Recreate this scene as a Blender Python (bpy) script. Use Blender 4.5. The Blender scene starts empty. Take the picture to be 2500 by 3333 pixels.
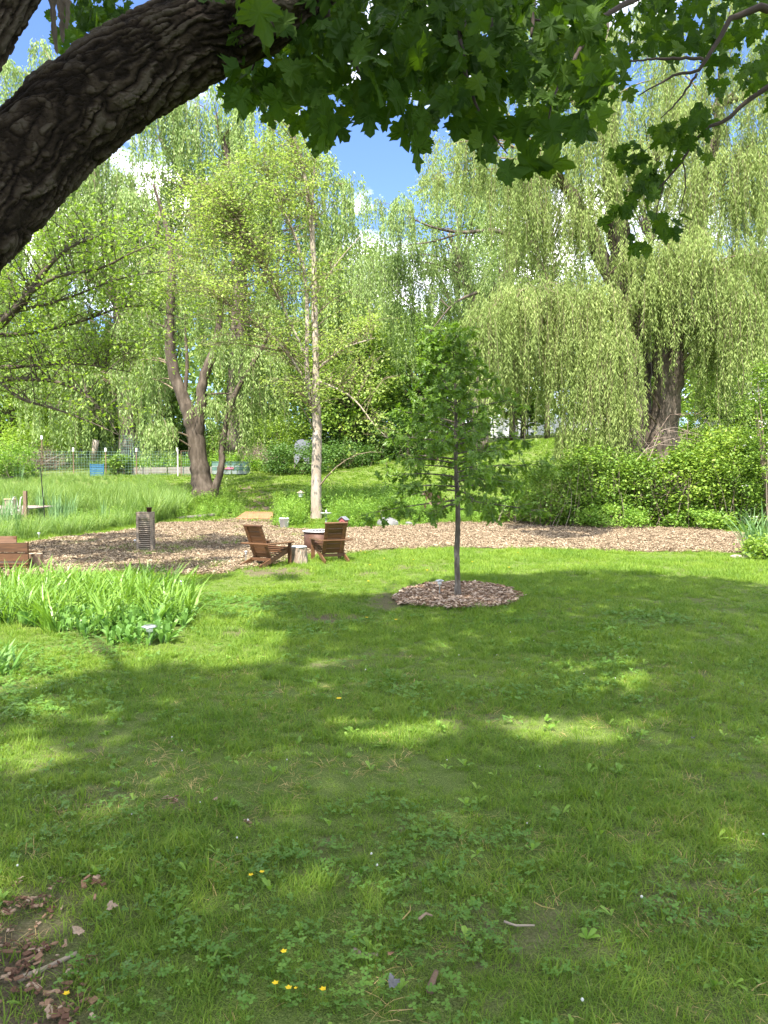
import bpy, math, random
import numpy as np
from mathutils import Vector, Matrix
PI = math.pi
rng = np.random.default_rng(7)
random.seed(7)
scene = bpy.context.scene
COL = scene.collection
# ------------------------------------------------------------------ camera, sky, sun, exposure
FP = 2504.0                                   # focal length in pixels of the 2500x3333 photograph
PITCH = math.atan(106.5 / FP)
CAM = np.array([0.0, 0.0, 1.6])
cd = bpy.data.cameras.new('camera'); cam = bpy.data.objects.new('camera', cd); COL.objects.link(cam)
cd.sensor_fit = 'VERTICAL'; cd.sensor_height = 36; cd.sensor_width = 27; cd.lens = 36 * FP / 3333
cd.clip_end = 2000; cd.clip_start = 0.05
cam.location = CAM; cam.rotation_euler = (PI / 2 - PITCH, 0, 0)
scene.camera = cam
SUN_AZ, SUN_EL = math.radians(20), math.radians(57)      # light travels forward and a little to the right
LD = np.array([math.sin(SUN_AZ) * math.cos(SUN_EL), math.cos(SUN_AZ) * math.cos(SUN_EL), -math.sin(SUN_EL)])
sd = bpy.data.lights.new('sun', 'SUN'); sun = bpy.data.objects.new('sun', sd); COL.objects.link(sun)
sd.energy = 3.8; sd.angle = math.radians(0.55); sd.color = (1, .94, .84)
sun.rotation_euler = Vector(LD).to_track_quat('-Z', 'Y').to_euler()
sun.location = (-5, -10, 30)
world = bpy.data.worlds.new('World'); scene.world = world; world.use_nodes = True
wn = world.node_tree; wn.nodes.clear()
def N(t, typ, **kw):
    n = t.nodes.new(typ)
    for k, v in kw.items():
        if k in n.bl_rna.properties.keys(): setattr(n, k, v)
        else: n.inputs[k.replace('_', ' ')].default_value = v
    return n
sky = N(wn, 'ShaderNodeTexSky', sky_type='NISHITA', sun_disc=False, sun_elevation=SUN_EL, sun_rotation=PI + SUN_AZ,
        air_density=1.0, dust_density=0.6, ozone_density=2.0)
bg = N(wn, 'ShaderNodeBackground'); bg.inputs['Strength'].default_value = 0.15
wo = N(wn, 'ShaderNodeOutputWorld')
tc = N(wn, 'ShaderNodeTexCoord'); mp = N(wn, 'ShaderNodeMapping'); mp.inputs['Scale'].default_value = (1, 1, 2.6)
cl = N(wn, 'ShaderNodeTexNoise'); cl.inputs['Scale'].default_value = 3.1; cl.inputs['Detail'].default_value = 8; cl.inputs['Roughness'].default_value = .55
cr = N(wn, 'ShaderNodeValToRGB'); cr.color_ramp.elements[0].position = .48; cr.color_ramp.elements[1].position = .60; mp.inputs['Location'].default_value = (17.81, 9.23, 3.9)
cm = N(wn, 'ShaderNodeMixRGB'); cm.inputs['Color2'].default_value = (8.6, 8.4, 8.1, 1)
tint = N(wn, 'ShaderNodeMixRGB', blend_type='MULTIPLY'); tint.inputs[0].default_value = 1; tint.inputs[2].default_value = (.37, .42, .54, 1)
wn.links.new(tc.outputs['Generated'], mp.inputs['Vector']); wn.links.new(mp.outputs[0], cl.inputs['Vector'])
wn.links.new(cl.outputs['Fac'], cr.inputs[0]); wn.links.new(cr.outputs[0], cm.inputs['Fac'])
wn.links.new(sky.outputs[0], tint.inputs[1]); wn.links.new(tint.outputs[0], cm.inputs['Color1']); wn.links.new(cm.outputs[0], bg.inputs['Color'])
wn.links.new(bg.outputs[0], wo.inputs['Surface'])
vs = scene.view_settings
vs.view_transform = 'Standard'; vs.look = 'None'; vs.gamma = 1; vs.use_curve_mapping = False; vs.exposure = 2.12
scene.cycles.max_bounces = 7; scene.cycles.diffuse_bounces = 3; scene.cycles.transmission_bounces = 3
scene.cycles.transparent_max_bounces = 4; scene.cycles.glossy_bounces = 2
scene.cycles.sample_clamp_indirect = 6
scene.cycles.use_denoising = True

# ------------------------------------------------------------------ pixel <-> world, terrain
def ray(px, py):
    u = (np.asarray(px, float) - 1250) / FP; v = (1666.5 - np.asarray(py, float)) / FP
    c, s = math.cos(PITCH), math.sin(PITCH)
    return np.stack([u, c + v * s, -s + v * c], -1)
def W(px, py, D):
    r = ray(px, py); return CAM + r * (np.asarray(D, float) / r[..., 1])[..., None]
def PX(p):
    q = np.asarray(p, float) - CAM; c, s = math.cos(PITCH), math.sin(PITCH)
    d = q[..., 1] * c - q[..., 2] * s; up = q[..., 1] * s + q[..., 2] * c
    d = np.where(d < .05, .05, d)
    return 1250 + FP * q[..., 0] / d, 1666.5 - FP * up / d
def sst(a, b, x):
    t = np.clip((x - a) / (b - a), 0, 1); return t * t * (3 - 2 * t)
def hsh(i, j, k=0):
    n = np.sin(i * 127.1 + j * 311.7 + k * 74.7) * 43758.5453; return n - np.floor(n)
def vnoise(x, y, k=0):
    xi, yi = np.floor(x), np.floor(y); fx, fy = x - xi, y - yi
    fx = fx * fx * (3 - 2 * fx); fy = fy * fy * (3 - 2 * fy)
    a = hsh(xi, yi, k); b = hsh(xi + 1, yi, k); c = hsh(xi, yi + 1, k); d = hsh(xi + 1, yi + 1, k)
    return (a * (1 - fx) + b * fx) * (1 - fy) + (c * (1 - fx) + d * fx) * fy
def fbm(x, y, k=0, o=4):
    s = 0; a = .5
    for i in range(o): s = s + a * vnoise(x * 2 ** i, y * 2 ** i, k + i); a *= .5
    return s
def worley(x, y, k=0):
    xi, yi = np.floor(x), np.floor(y); f1 = np.full(x.shape, 9.); f2 = f1.copy(); idv = np.zeros(x.shape)
    for di in (-1, 0, 1):
        for dj in (-1, 0, 1):
            a, b = xi + di, yi + dj
            d = np.hypot(a + hsh(a, b, k) - x, b + hsh(a, b, k + 5) - y)
            n = d < f1
            f2 = np.where(n, f1, np.minimum(f2, d)); idv = np.where(n, hsh(a, b, k + 9), idv); f1 = np.where(n, d, f1)
    return f1, f2, idv
def H(x, y):
    x = np.asarray(x, float); y = np.asarray(y, float)
    r = np.where(y < 28, 0, 0)
    t = np.clip(y - 26, 0, None)
    base = np.where(t < 4, t * t * .015, .24 + (t - 4) * .12)
    base = np.where(t > 22, .24 + 18 * .12 + (t - 22) * .07, base)
    base = np.minimum(base, 7.0)
    side = np.clip(x + 3, 0, 26) * .085 * sst(29, 50, y)
    return base + side + .035 * (vnoise(x * .35, y * .35, 3) - .5) * 2 * sst(1, 4, y)
def G(px, py, dmax=140.):
    r = ray(px, py); D = np.linspace(1.2, dmax, 6000)
    P = CAM + r[None, :] * (D / r[1])[:, None]
    k = np.argmax(P[:, 2] < H(P[:, 0], P[:, 1]))
    if P[k, 2] >= H(P[k, 0], P[k, 1]): k = len(D) - 1
    p = P[k].copy(); p[2] = float(H(p[0], p[1])); return p
def inpoly(px, py, poly):
    px = np.asarray(px, float); py = np.asarray(py, float); r = np.zeros(px.shape, bool); n = len(poly)
    for i in range(n):
        x1, y1 = poly[i]; x2, y2 = poly[(i + 1) % n]
        if y1 == y2: continue
        c = ((y1 > py) != (y2 > py)) & (px < (x2 - x1) * (py - y1) / (y2 - y1) + x1); r ^= c
    return r
def wpoly(pts): return [tuple(G(a, b)[:2]) for a, b in pts]

# ------------------------------------------------------------------ object helpers
def tag(o, label=None, cat=None, group=None, kind=None):
    for k, v in (('label', label), ('category', cat), ('group', group), ('kind', kind)):
        if v: o[k] = v
    return o
def thing(name, label, cat, loc=(0, 0, 0), rz=0, group=None, rot=None):
    o = bpy.data.objects.new(name, None); COL.objects.link(o); o.location = [float(v) for v in loc]
    o.rotation_euler = rot if rot else (0, 0, rz); o.empty_display_size = .2
    return tag(o, label, cat, group)
def link(name, me, mats=None, parent=None, loc=(0, 0, 0), rot=(0, 0, 0), scl=None):
    o = bpy.data.objects.new(name, me); COL.objects.link(o)
    if mats is not None and len(me.materials) == 0:
        for m in (mats if isinstance(mats, (list, tuple)) else [mats]): me.materials.append(m)
    if parent: o.parent = parent
    o.location = [float(v) for v in loc]; o.rotation_euler = rot
    if scl is not None: o.scale = (scl, scl, scl) if np.isscalar(scl) else scl
    return o
def npmesh(name, V, F, smooth=False, rnd=None):
    """V (n,3); F list of arrays (m,3) or (m,4)"""
    me = bpy.data.meshes.new(name); V = np.ascontiguousarray(V, np.float32)
    F = [f for f in F if len(f)]
    me.vertices.add(len(V)); me.vertices.foreach_set('co', V.ravel())
    idx = np.concatenate([f.ravel() for f in F]).astype(np.int32)
    tot = np.concatenate([np.full(len(f), f.shape[1]) for f in F]).astype(np.int32)
    st = np.concatenate([[0], np.cumsum(tot)[:-1]]).astype(np.int32)
    me.loops.add(len(idx)); me.loops.foreach_set('vertex_index', idx)
    me.polygons.add(len(tot)); me.polygons.foreach_set('loop_start', st); me.polygons.foreach_set('loop_total', tot)
    me.update(calc_edges=True)
    me.polygons.foreach_set('use_smooth', np.full(len(tot), bool(smooth)))
    if rnd is not None:
        a = me.attributes.new('rnd', 'FLOAT', 'POINT'); a.data.foreach_set('value', np.ascontiguousarray(rnd, np.float32))
    return me
class MB:
    def __init__(s): s.V = []; s.F = []; s.R = []; s.n = 0
    def add(s, V, F, r=None):
        V = np.asarray(V, float).reshape(-1, 3)
        for f in (F if isinstance(F, list) else [F]): s.F.append(np.asarray(f, int) + s.n)
        s.V.append(V); s.R.append(np.full(len(V), random.random()) if r is None else np.broadcast_to(r, (len(V),)) if np.ndim(r) < 1 or len(r) == len(V) else r)
        s.n += len(V); return s
    def box(s, c, d, rot=None, r=None, bev=0.0):
        x, y, z = [v / 2 for v in d]
        if bev <= 0:
            v = np.array([[sx * x, sy * y, sz * z] for sz in (-1, 1) for sy in (-1, 1) for sx in (-1, 1)], float)
            f = np.array([[0, 2, 3, 1], [4, 5, 7, 6], [0, 1, 5, 4], [2, 6, 7, 3], [0, 4, 6, 2], [1, 3, 7, 5]])
        else:
            b = min(bev, x * .9, y * .9, z * .9); v = []
            for sz, ins in ((-1, b), (-1, 0), (1, 0), (1, b)):
                zz = sz * (z if ins else z - b)
                for sx, sy in ((-1, -1), (1, -1), (1, 1), (-1, 1)): v.append([sx * (x - ins), sy * (y - ins), zz])
            v = np.array(v, float)
            f = [[3, 2, 1, 0], [12, 13, 14, 15]]
            for k in range(3):
                for j in range(4): f.append([k * 4 + j, k * 4 + (j + 1) % 4, (k + 1) * 4 + (j + 1) % 4, (k + 1) * 4 + j])
            f = np.array(f)
        if rot is not None: v = v @ np.array(rot).T
        return s.add(v + np.array(c, float), f, r)
    def bar(s, a, b, w, h, r=None, up=(0, 0, 1), bev=0.0):
        a = np.array(a, float); b = np.array(b, float); d = b - a; L = np.linalg.norm(d); y = d / L
        x = np.cross(y, up); x = x / (np.linalg.norm(x) + 1e-9); z = np.cross(x, y)
        return s.box((a + b) / 2, (w, L, h), np.stack([x, y, z], 1), r, bev)
    def tube(s, P, R, k=8, cap=True, r=None):
        P = np.asarray(P, float); R = np.broadcast_to(np.asarray(R, float), (len(P),)); n = len(P)
        T = np.gradient(P, axis=0); T /= np.linalg.norm(T, axis=1)[:, None] + 1e-9
        ref = np.array([.13, .97, .2]) if abs(T[0] @ [.13, .97, .2]) < .9 else np.array([1., 0, 0])
        X = np.cross(T, ref); X /= np.linalg.norm(X, axis=1)[:, None] + 1e-9; Y = np.cross(T, X)
        a = np.linspace(0, 2 * PI, k, endpoint=False)
        V = P[:, None] + R[:, None, None] * (X[:, None] * np.cos(a)[None, :, None] + Y[:, None] * np.sin(a)[None, :, None])
        i = np.arange(n - 1)[:, None] * k; j = np.arange(k)[None]; j2 = (j + 1) % k
        F = np.stack([i + j, i + j2, i + k + j2, i + k + j], -1).reshape(-1, 4)
        V = V.reshape(-1, 3); Fs = [F]
        if cap:
            V = np.vstack([V, P[0], P[-1]]); q = np.arange(k); q2 = (q + 1) % k
            Fs.append(np.stack([q2, q, np.full(k, n * k)], -1)); Fs.append(np.stack([(n - 1) * k + q, (n - 1) * k + q2, np.full(k, n * k + 1)], -1))
        return s.add(V, Fs, r)
    def lathe(s, prof, k=24, c=(0, 0, 0), r=None):
        prof = np.array(prof, float); a = np.linspace(0, 2 * PI, k, endpoint=False); n = len(prof)
        V = np.stack([prof[:, :1] * np.cos(a), prof[:, :1] * np.sin(a), np.repeat(prof[:, 1:], k, 1)], -1).reshape(-1, 3) + np.array(c, float)
        i = np.arange(n - 1)[:, None] * k; j = np.arange(k)[None]; j2 = (j + 1) % k
        return s.add(V, np.stack([i + j, i + j2, i + k + j2, i + k + j], -1).reshape(-1, 4), r)
    def mesh(s, name, smooth=False): return npmesh(name, np.vstack(s.V), s.F, smooth, np.concatenate(s.R))
    def build(s, name, mat, parent=None, smooth=False, loc=(0, 0, 0), rot=(0, 0, 0)): return link(name, s.mesh(name, smooth), mat, parent, loc, rot)
def nrm(v): return v / (np.linalg.norm(v, axis=-1, keepdims=True) + 1e-9)
def rdir(n): return nrm(rng.normal(size=(n, 3)))
def leaves(B, A, L, w, rnd=None, S=None, fold=0.0):
    """diamond leaves as arrays: base B, axis A, length L, width w"""
    n = len(B); A = nrm(A)
    if S is None: S = np.cross(A, rdir(n))
    S = nrm(S); L = np.broadcast_to(L, (n,))[:, None]; w = np.broadcast_to(w, (n,))[:, None]
    M = B + A * L * .42
    V = np.stack([B, M + S * w / 2, B + A * L, M - S * w / 2], 1).reshape(-1, 3)
    F = np.arange(4 * n).reshape(n, 4)
    r = rng.random(n) if rnd is None else rnd
    return V, F, np.repeat(r, 4)
def pline(p, q, bend, n):
    t = np.linspace(0, 1, n)[:, None]; m = (p + q) / 2 + bend
    return (1 - t) ** 2 * p + 2 * t * (1 - t) * m + t * t * q
def smoothline(P, n):
    P = np.asarray(P, float); s = np.concatenate([[0], np.cumsum(np.linalg.norm(np.diff(P[:, :3], axis=0), axis=1))])
    t = np.linspace(0, s[-1], n); out = np.stack([np.interp(t, s, P[:, i]) for i in range(P.shape[1])], 1)
    k = max(1, n // (len(P) * 2))
    if k > 1:
        for c in range(out.shape[1]):
            e = np.pad(out[:, c], k, mode='reflect', reflect_type='odd'); out[:, c] = np.convolve(e, np.ones(2 * k + 1) / (2 * k + 1), 'valid')
    return out

# ------------------------------------------------------------------ materials
def newmat(name):
    m = bpy.data.materials.new(name); m.use_nodes = True; t = m.node_tree; t.nodes.clear()
    o = N(t, 'ShaderNodeOutputMaterial'); b = N(t, 'ShaderNodeBsdfPrincipled'); t.links.new(b.outputs[0], o.inputs[0]); return m, t, b, o
def ramp(t, stops):
    r = N(t, 'ShaderNodeValToRGB'); e = r.color_ramp.elements
    while len(e) < len(stops): e.new(.5)
    for q, (p, c) in zip(e, stops): q.position = p; q.color = (*c, 1)
    return r
def noise(t, sc, det=4, rough=.55, vec=None, coord='Object', mscale=None, dist=0):
    tc = N(t, 'ShaderNodeTexCoord'); n = N(t, 'ShaderNodeTexNoise'); n.inputs['Scale'].default_value = sc
    n.inputs['Detail'].default_value = det; n.inputs['Roughness'].default_value = rough; n.inputs['Distortion'].default_value = dist
    src = vec or tc.outputs[coord]
    if mscale:
        m = N(t, 'ShaderNodeMapping'); m.inputs['Scale'].default_value = mscale; t.links.new(src, m.inputs[0]); src = m.outputs[0]
    t.links.new(src, n.inputs['Vector']); return n
def leafmat(name, cols, trans=.35, tcol=None, rough=.5, spec=.3, gain=None, patch=None, lv=.5):
    """leaf colour from the per-leaf random value (and, for scattered tufts, the per-copy random and a broad patch noise)"""
    m, t, b, o = newmat(name)
    at = N(t, 'ShaderNodeAttribute', attribute_name='rnd')
    g = gain or (1.85, 1.5, 1.55)
    r = ramp(t, [(i / (len(cols) - 1), tuple(min(.85, a * b) for a, b in zip(c, g))) for i, c in enumerate(cols)])
    val = at.outputs['Fac']
    geo = N(t, 'ShaderNodeNewGeometry')
    n = noise(t, patch or .7, 3, .6, vec=geo.outputs['Position'])
    mx = N(t, 'ShaderNodeMath', operation='MULTIPLY_ADD'); t.links.new(n.outputs['Fac'], mx.inputs[0]); mx.inputs[1].default_value = 1.5; mx.inputs[2].default_value = -.5
    av = N(t, 'ShaderNodeMath', operation='MULTIPLY_ADD'); t.links.new(val, av.inputs[0]); av.inputs[1].default_value = lv
    hf = N(t, 'ShaderNodeMath', operation='MULTIPLY'); t.links.new(mx.outputs[0], hf.inputs[0]); hf.inputs[1].default_value = .5
    t.links.new(hf.outputs[0], av.inputs[2]); t.links.new(av.outputs[0], r.inputs[0])
    t.links.new(r.outputs[0], b.inputs['Base Color']); b.inputs['Roughness'].default_value = rough; b.inputs['Specular IOR Level'].default_value = spec
    tr = N(t, 'ShaderNodeBsdfTranslucent'); hs = N(t, 'ShaderNodeMixRGB', blend_type='MULTIPLY'); hs.inputs[0].default_value = 1
    hs.inputs[2].default_value = (*(tcol or (1.5, 1.45, .6)), 1); t.links.new(r.outputs[0], hs.inputs[1]); t.links.new(hs.outputs[0], tr.inputs[0])
    mix = N(t, 'ShaderNodeMixShader'); mix.inputs[0].default_value = trans
    t.links.new(b.outputs[0], mix.inputs[1]); t.links.new(tr.outputs[0], mix.inputs[2]); t.links.new(mix.outputs[0], o.inputs[0])
    return m
def matte(name, cols, sc=8, rough=.8, bump=.3, bsc=None, mscale=None, spec=.25, metal=0, dist=0, rndmix=0., coord='Object'):
    m, t, b, o = newmat(name)
    n = noise(t, sc, 6, .6, mscale=mscale, dist=dist, coord=coord)
    r = ramp(t, [(.25 + .5 * i / max(1, len(cols) - 1), c) for i, c in enumerate(cols)])
    if rndmix:
        at = N(t, 'ShaderNodeAttribute', attribute_name='rnd'); a = N(t, 'ShaderNodeMath', operation='MULTIPLY_ADD')
        t.links.new(at.outputs['Fac'], a.inputs[0]); a.inputs[1].default_value = rndmix
        s = N(t, 'ShaderNodeMath', operation='ADD'); t.links.new(n.outputs['Fac'], s.inputs[0]); s.inputs[1].default_value = -rndmix / 2
        t.links.new(s.outputs[0], a.inputs[2]); t.links.new(a.outputs[0], r.inputs[0])
    else: t.links.new(n.outputs['Fac'], r.inputs[0])
    t.links.new(r.outputs[0], b.inputs['Base Color']); b.inputs['Roughness'].default_value = rough; b.inputs['Metallic'].default_value = metal
    b.inputs['Specular IOR Level'].default_value = spec
    if bump:
        n2 = noise(t, bsc or sc * 3, 6, .65, mscale=mscale, dist=dist, coord=coord); bu = N(t, 'ShaderNodeBump'); bu.inputs['Strength'].default_value = bump; bu.inputs['Distance'].default_value = .02
        t.links.new(n2.outputs['Fac'], bu.inputs['Height']); t.links.new(bu.outputs[0], b.inputs['Normal'])
    return m
M = {}
M['grass'] = leafmat('grass_blade', [(.045, .10, .012), (.08, .155, .018), (.13, .20, .028), (.20, .24, .055)], .4, (1.45, 1.5, .8), .5, .25, gain=(1.68, 1.5, 1.45), patch=.9)
M['grass_dry'] = leafmat('dry_grass', [(.16, .17, .05), (.28, .25, .11), (.36, .31, .17)], .3, (1.1, 1.1, .7))
M['clover'] = leafmat('clover_leaf', [(.035, .10, .015), (.06, .15, .02), (.10, .20, .035)], .3, (1.3, 1.4, .6))
M['reed'] = leafmat('tall_grass_leaf', [(.05, .12, .025), (.085, .17, .04), (.13, .22, .055), (.20, .27, .09)], .35, (1.3, 1.35, .6), patch=.5)
M['cattail'] = leafmat('cattail_leaf', [(.05, .12, .05), (.09, .19, .07), (.15, .25, .08)], .3, (1.2, 1.3, .7))
M['lily'] = leafmat('lily_leaf', [(.055, .14, .02), (.09, .20, .028), (.15, .27, .04)], .35, (1.4, 1.4, .6), .38, .4)
M['broad'] = leafmat('broad_leaf', [(.045, .13, .025), (.075, .18, .035), (.13, .25, .05)], .3, (1.3, 1.35, .7), .4, .4)
M['weed'] = leafmat('weed_leaf', [(.055, .14, .02), (.10, .21, .03), (.19, .29, .05)], .35, (1.3, 1.35, .6))
M['willow'] = leafmat('willow_leaf', [(.07, .13, .03), (.13, .21, .06), (.21, .305, .105), (.30, .385, .17)], .35, (1.25, 1.2, .8), .55, .2, patch=.35, lv=.32)
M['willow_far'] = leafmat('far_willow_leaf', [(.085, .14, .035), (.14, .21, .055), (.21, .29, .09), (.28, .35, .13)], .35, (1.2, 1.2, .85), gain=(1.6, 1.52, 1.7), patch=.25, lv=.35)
M['lime'] = leafmat('lime_leaf', [(.10, .16, .035), (.16, .23, .055), (.24, .31, .085), (.33, .38, .14)], .45, (1.25, 1.3, .8), gain=(1.68, 1.55, 1.6), patch=.5, lv=.35)
M['spring'] = leafmat('spring_leaf', [(.07, .135, .02), (.13, .21, .035), (.21, .31, .06)], .45, (1.3, 1.4, .6), gain=(1.72, 1.54, 1.5), patch=.6)
M['shrub'] = leafmat('shrub_leaf', [(.035, .09, .015), (.07, .15, .02), (.12, .22, .03), (.20, .29, .045)], .3, (1.3, 1.35, .6), patch=.9)
M['bright'] = leafmat('bright_shrub_leaf', [(.045, .11, .015), (.09, .18, .025), (.15, .25, .035), (.22, .32, .055)], .3, (1.3, 1.35, .6), patch=.9)
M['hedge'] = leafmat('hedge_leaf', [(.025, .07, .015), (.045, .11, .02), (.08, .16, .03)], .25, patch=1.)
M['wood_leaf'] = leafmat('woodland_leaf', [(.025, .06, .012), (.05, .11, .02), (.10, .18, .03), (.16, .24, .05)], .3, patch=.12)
M['oak'] = leafmat('oak_leaf', [(.04, .10, .012), (.075, .16, .02), (.13, .225, .035)], .42, (1.5, 1.5, .5), .4, .4, patch=1.2)
M['maple'] = leafmat('maple_leaf', [(.018, .045, .007), (.042, .085, .012), (.10, .155, .024)], .5, (1.6, 1.6, .4), .62, .1, gain=(1, 1, 1), patch=1.5)
M['dead_leaf'] = matte('dead_leaf', [(.10, .05, .03), (.25, .15, .09), (.35, .26, .18)], 5, .8, .2, rndmix=.6)
M['white_petal'] = leafmat('white_petal', [(.65, .65, .6), (.75, .75, .7)], .2, (1, 1, 1), gain=(1, 1, 1))
M['yellow_petal'] = leafmat('yellow_petal', [(.75, .50, .01), (.8, .6, .02)], .2, (1, 1, 1), gain=(1, 1, 1))
M['bark_maple'] = matte('maple_bark', [(.035, .027, .021), (.085, .066, .052), (.17, .145, .12)], 14, .9, .8, 45, spec=.1)
M['bark_pale'] = matte('pale_bark', [(.14, .11, .08), (.31, .26, .205), (.44, .385, .32)], 4, .85, .5, 25, (1, 1, .35))
M['bark_grey'] = matte('grey_bark', [(.032, .024, .018), (.075, .058, .043), (.15, .12, .095)], 6, .9, .9, 16, (1, 1, .3))
M['bark_willow'] = matte('willow_bark', [(.035, .026, .019), (.10, .08, .062), (.22, .185, .15)], 5, .92, 1., 9, (1, 1, .25), dist=.8)
M['bark_oak'] = matte('oak_bark', [(.05, .04, .03), (.11, .09, .07), (.26, .23, .19)], 16, .85, .9, 40, (1, 1, .3))
M['twig'] = matte('twig', [(.12, .09, .06), (.24, .19, .13)], 10, .85, 0)
M['twig_dark'] = matte('dark_twig', [(.03, .022, .017), (.06, .045, .035)], 10, .85, 0)
M['brush'] = matte('dead_brush', [(.12, .085, .065), (.21, .16, .125), (.29, .235, .19)], 4, .9, 0, rndmix=.5)
M['chair_wood'] = matte('stained_wood', [(.052, .024, .010), (.098, .045, .018), (.15, .072, .031)], 3, .55, .08, 60, (1, 10, 10), spec=.4, rndmix=.3)
M['chip'] = matte('wood_chip', [(.075, .050, .028), (.155, .108, .064), (.23, .170, .108), (.36, .288, .195)], 3, .85, 0, rndmix=1.1)
M['mulch_chip'] = matte('old_wood_chip', [(.12, .07, .04), (.26, .165, .10), (.39, .275, .185), (.50, .39, .29)], 3, .85, 0, rndmix=1.1)
M['weathered'] = matte('weathered_wood', [(.16, .125, .09), (.27, .22, .165), (.36, .30, .23)], 3, .8, .3, 20, (1, 1, 8), rndmix=.3)
M['dock_wood'] = matte('dock_wood', [(.16, .11, .095), (.24, .185, .165), (.3, .25, .22)], 2, .8, .2, 20, rndmix=.4)
M['board'] = matte('orange_board', [(.17, .085, .04), (.25, .13, .065), (.31, .175, .095)], 2, .7, .2, 20, (12, 1, 1), rndmix=.2)
M['stump_bark'] = matte('stump_bark', [(.08, .055, .04), (.26, .20, .15), (.48, .41, .33)], 16, .9, 1., 24, (1, 1, .2))
M['stump_dark'] = matte('dark_stump_bark', [(.08, .05, .035), (.18, .12, .08), (.28, .2, .14)], 7, .9, 1., 14, (1, 1, .25))
M['cut_wood'] = matte('cut_wood', [(.35, .26, .17), (.5, .4, .28)], 9, .8, .1)
M['steel'] = matte('steel', [(.5, .52, .55), (.68, .70, .73)], 4, .28, 0, metal=.9, spec=.5)
M['zinc'] = matte('zinc', [(.55, .57, .6), (.7, .72, .75)], 4, .5, 0, metal=.4, spec=.5)
M['black'] = matte('black_metal', [(.012, .012, .012), (.02, .02, .02)], 4, .5, 0)
M['copper'] = matte('rusty_steel', [(.05, .025, .016), (.10, .048, .032)], 7, .55, .1, metal=.3)
M['lens'] = matte('lamp_lens', [(.7, .7, .66), (.8, .8, .76)], 3, .3, 0)
M['white'] = matte('white_paint', [(.72, .72, .72), (.82, .82, .82)], 3, .5, 0)
M['cream'] = matte('cream_wall', [(.6, .6, .58), (.7, .7, .68)], 3, .6, 0)
M['blue'] = matte('blue_paint', [(.02, .09, .18), (.04, .14, .25)], 5, .5, .1)
M['tank'] = matte('green_tank', [(.08, .15, .12), (.12, .20, .165)], 3, .45, 0)
M['tank_light'] = matte('pale_tank_band', [(.20, .24, .22), (.27, .31, .29)], 3, .45, 0)
M['pink'] = matte('pink_mark', [(.6, .12, .22), (.7, .2, .3)], 3, .6, 0)
M['concrete'] = matte('concrete', [(.17, .155, .13), (.27, .245, .21)], 5, .9, .2)
M['rock'] = matte('boulder_stone', [(.08, .08, .08), (.15, .15, .15), (.22, .22, .21)], 3, .85, .6, 9)
M['rock_brown'] = matte('brown_stone', [(.22, .18, .15), (.4, .33, .28)], 5, .85, .5, 9)
M['red'] = matte('barn_red', [(.22, .06, .06), (.30, .10, .09)], 5, .7, .1)
M['shingle'] = matte('grey_shingle', [(.10, .11, .13), (.2, .21, .23)], 9, .85, .2)
M['wire'] = matte('green_wire', [(.14, .24, .20), (.22, .32, .28)], 3, .5, 0)
M['pipe'] = matte('grey_pipe', [(.4, .38, .36), (.5, .48, .46)], 3, .5, 0)
M['grey_tarp'] = matte('grey_tarp', [(.10, .11, .13), (.2, .21, .24)], 3, .7, .1)
M['glass_dark'] = matte('window_pane', [(.04, .05, .06), (.07, .08, .09)], 2, .15, 0, spec=.6)
M['water'] = matte('pond_water', [(.02, .03, .02), (.035, .045, .025)], 1, .08, .05, 6, spec=.6)
# ground: soil and short worn turf under the blades
def ground_material():
    m, t, b, o = newmat('turf')
    geo = N(t, 'ShaderNodeNewGeometry'); P = geo.outputs['Position']
    n1 = noise(t, .55, 5, .6, vec=P); n2 = noise(t, 9, 6, .7, vec=P); n3 = noise(t, 60, 4, .7, vec=P)
    n4 = noise(t, 150, 4, .8, vec=P); g = ramp(t, [(.36, (.03, .042, .012)), (.5, (.10, .15, .03)), (.66, (.22, .26, .09))]); t.links.new(n4.outputs['Fac'], g.inputs[0])
    s = ramp(t, [(.3, (.055, .038, .026)), (.55, (.14, .105, .075)), (.75, (.26, .21, .15))]); t.links.new(n3.outputs['Fac'], s.inputs[0])
    k = ramp(t, [(.50, (0, 0, 0)), (.66, (1, 1, 1))]); t.links.new(n1.outputs['Fac'], k.inputs[0])
    k2 = ramp(t, [(.45, (0, 0, 0)), (.6, (1, 1, 1))]); t.links.new(n2.outputs['Fac'], k2.inputs[0])
    mu = N(t, 'ShaderNodeMath', operation='MULTIPLY'); t.links.new(k.outputs[0], mu.inputs[0]); t.links.new(k2.outputs[0], mu.inputs[1])
    at = N(t, 'ShaderNodeAttribute', attribute_name='soil'); mxx = N(t, 'ShaderNodeMath', operation='MAXIMUM')
    t.links.new(mu.outputs[0], mxx.inputs[0]); t.links.new(at.outputs['Fac'], mxx.inputs[1])
    mx = N(t, 'ShaderNodeMixRGB'); t.links.new(mxx.outputs[0], mx.inputs[0]); t.links.new(g.outputs[0], mx.inputs[1]); t.links.new(s.outputs[0], mx.inputs[2])
    t.links.new(mx.outputs[0], b.inputs['Base Color']); b.inputs['Roughness'].default_value = .95; b.inputs['Specular IOR Level'].default_value = .1
    bu = N(t, 'ShaderNodeBump'); bu.inputs['Strength'].default_value = .8; bu.inputs['Distance'].default_value = .03
    t.links.new(n3.outputs['Fac'], bu.inputs['Height']); t.links.new(bu.outputs[0], b.inputs['Normal']); return m
M['turf'] = ground_material()
M['chip_bed'] = matte('chip_bed', [(.10, .055, .03), (.2, .12, .07), (.3, .2, .12)], 18, .95, .8, 60)
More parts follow.
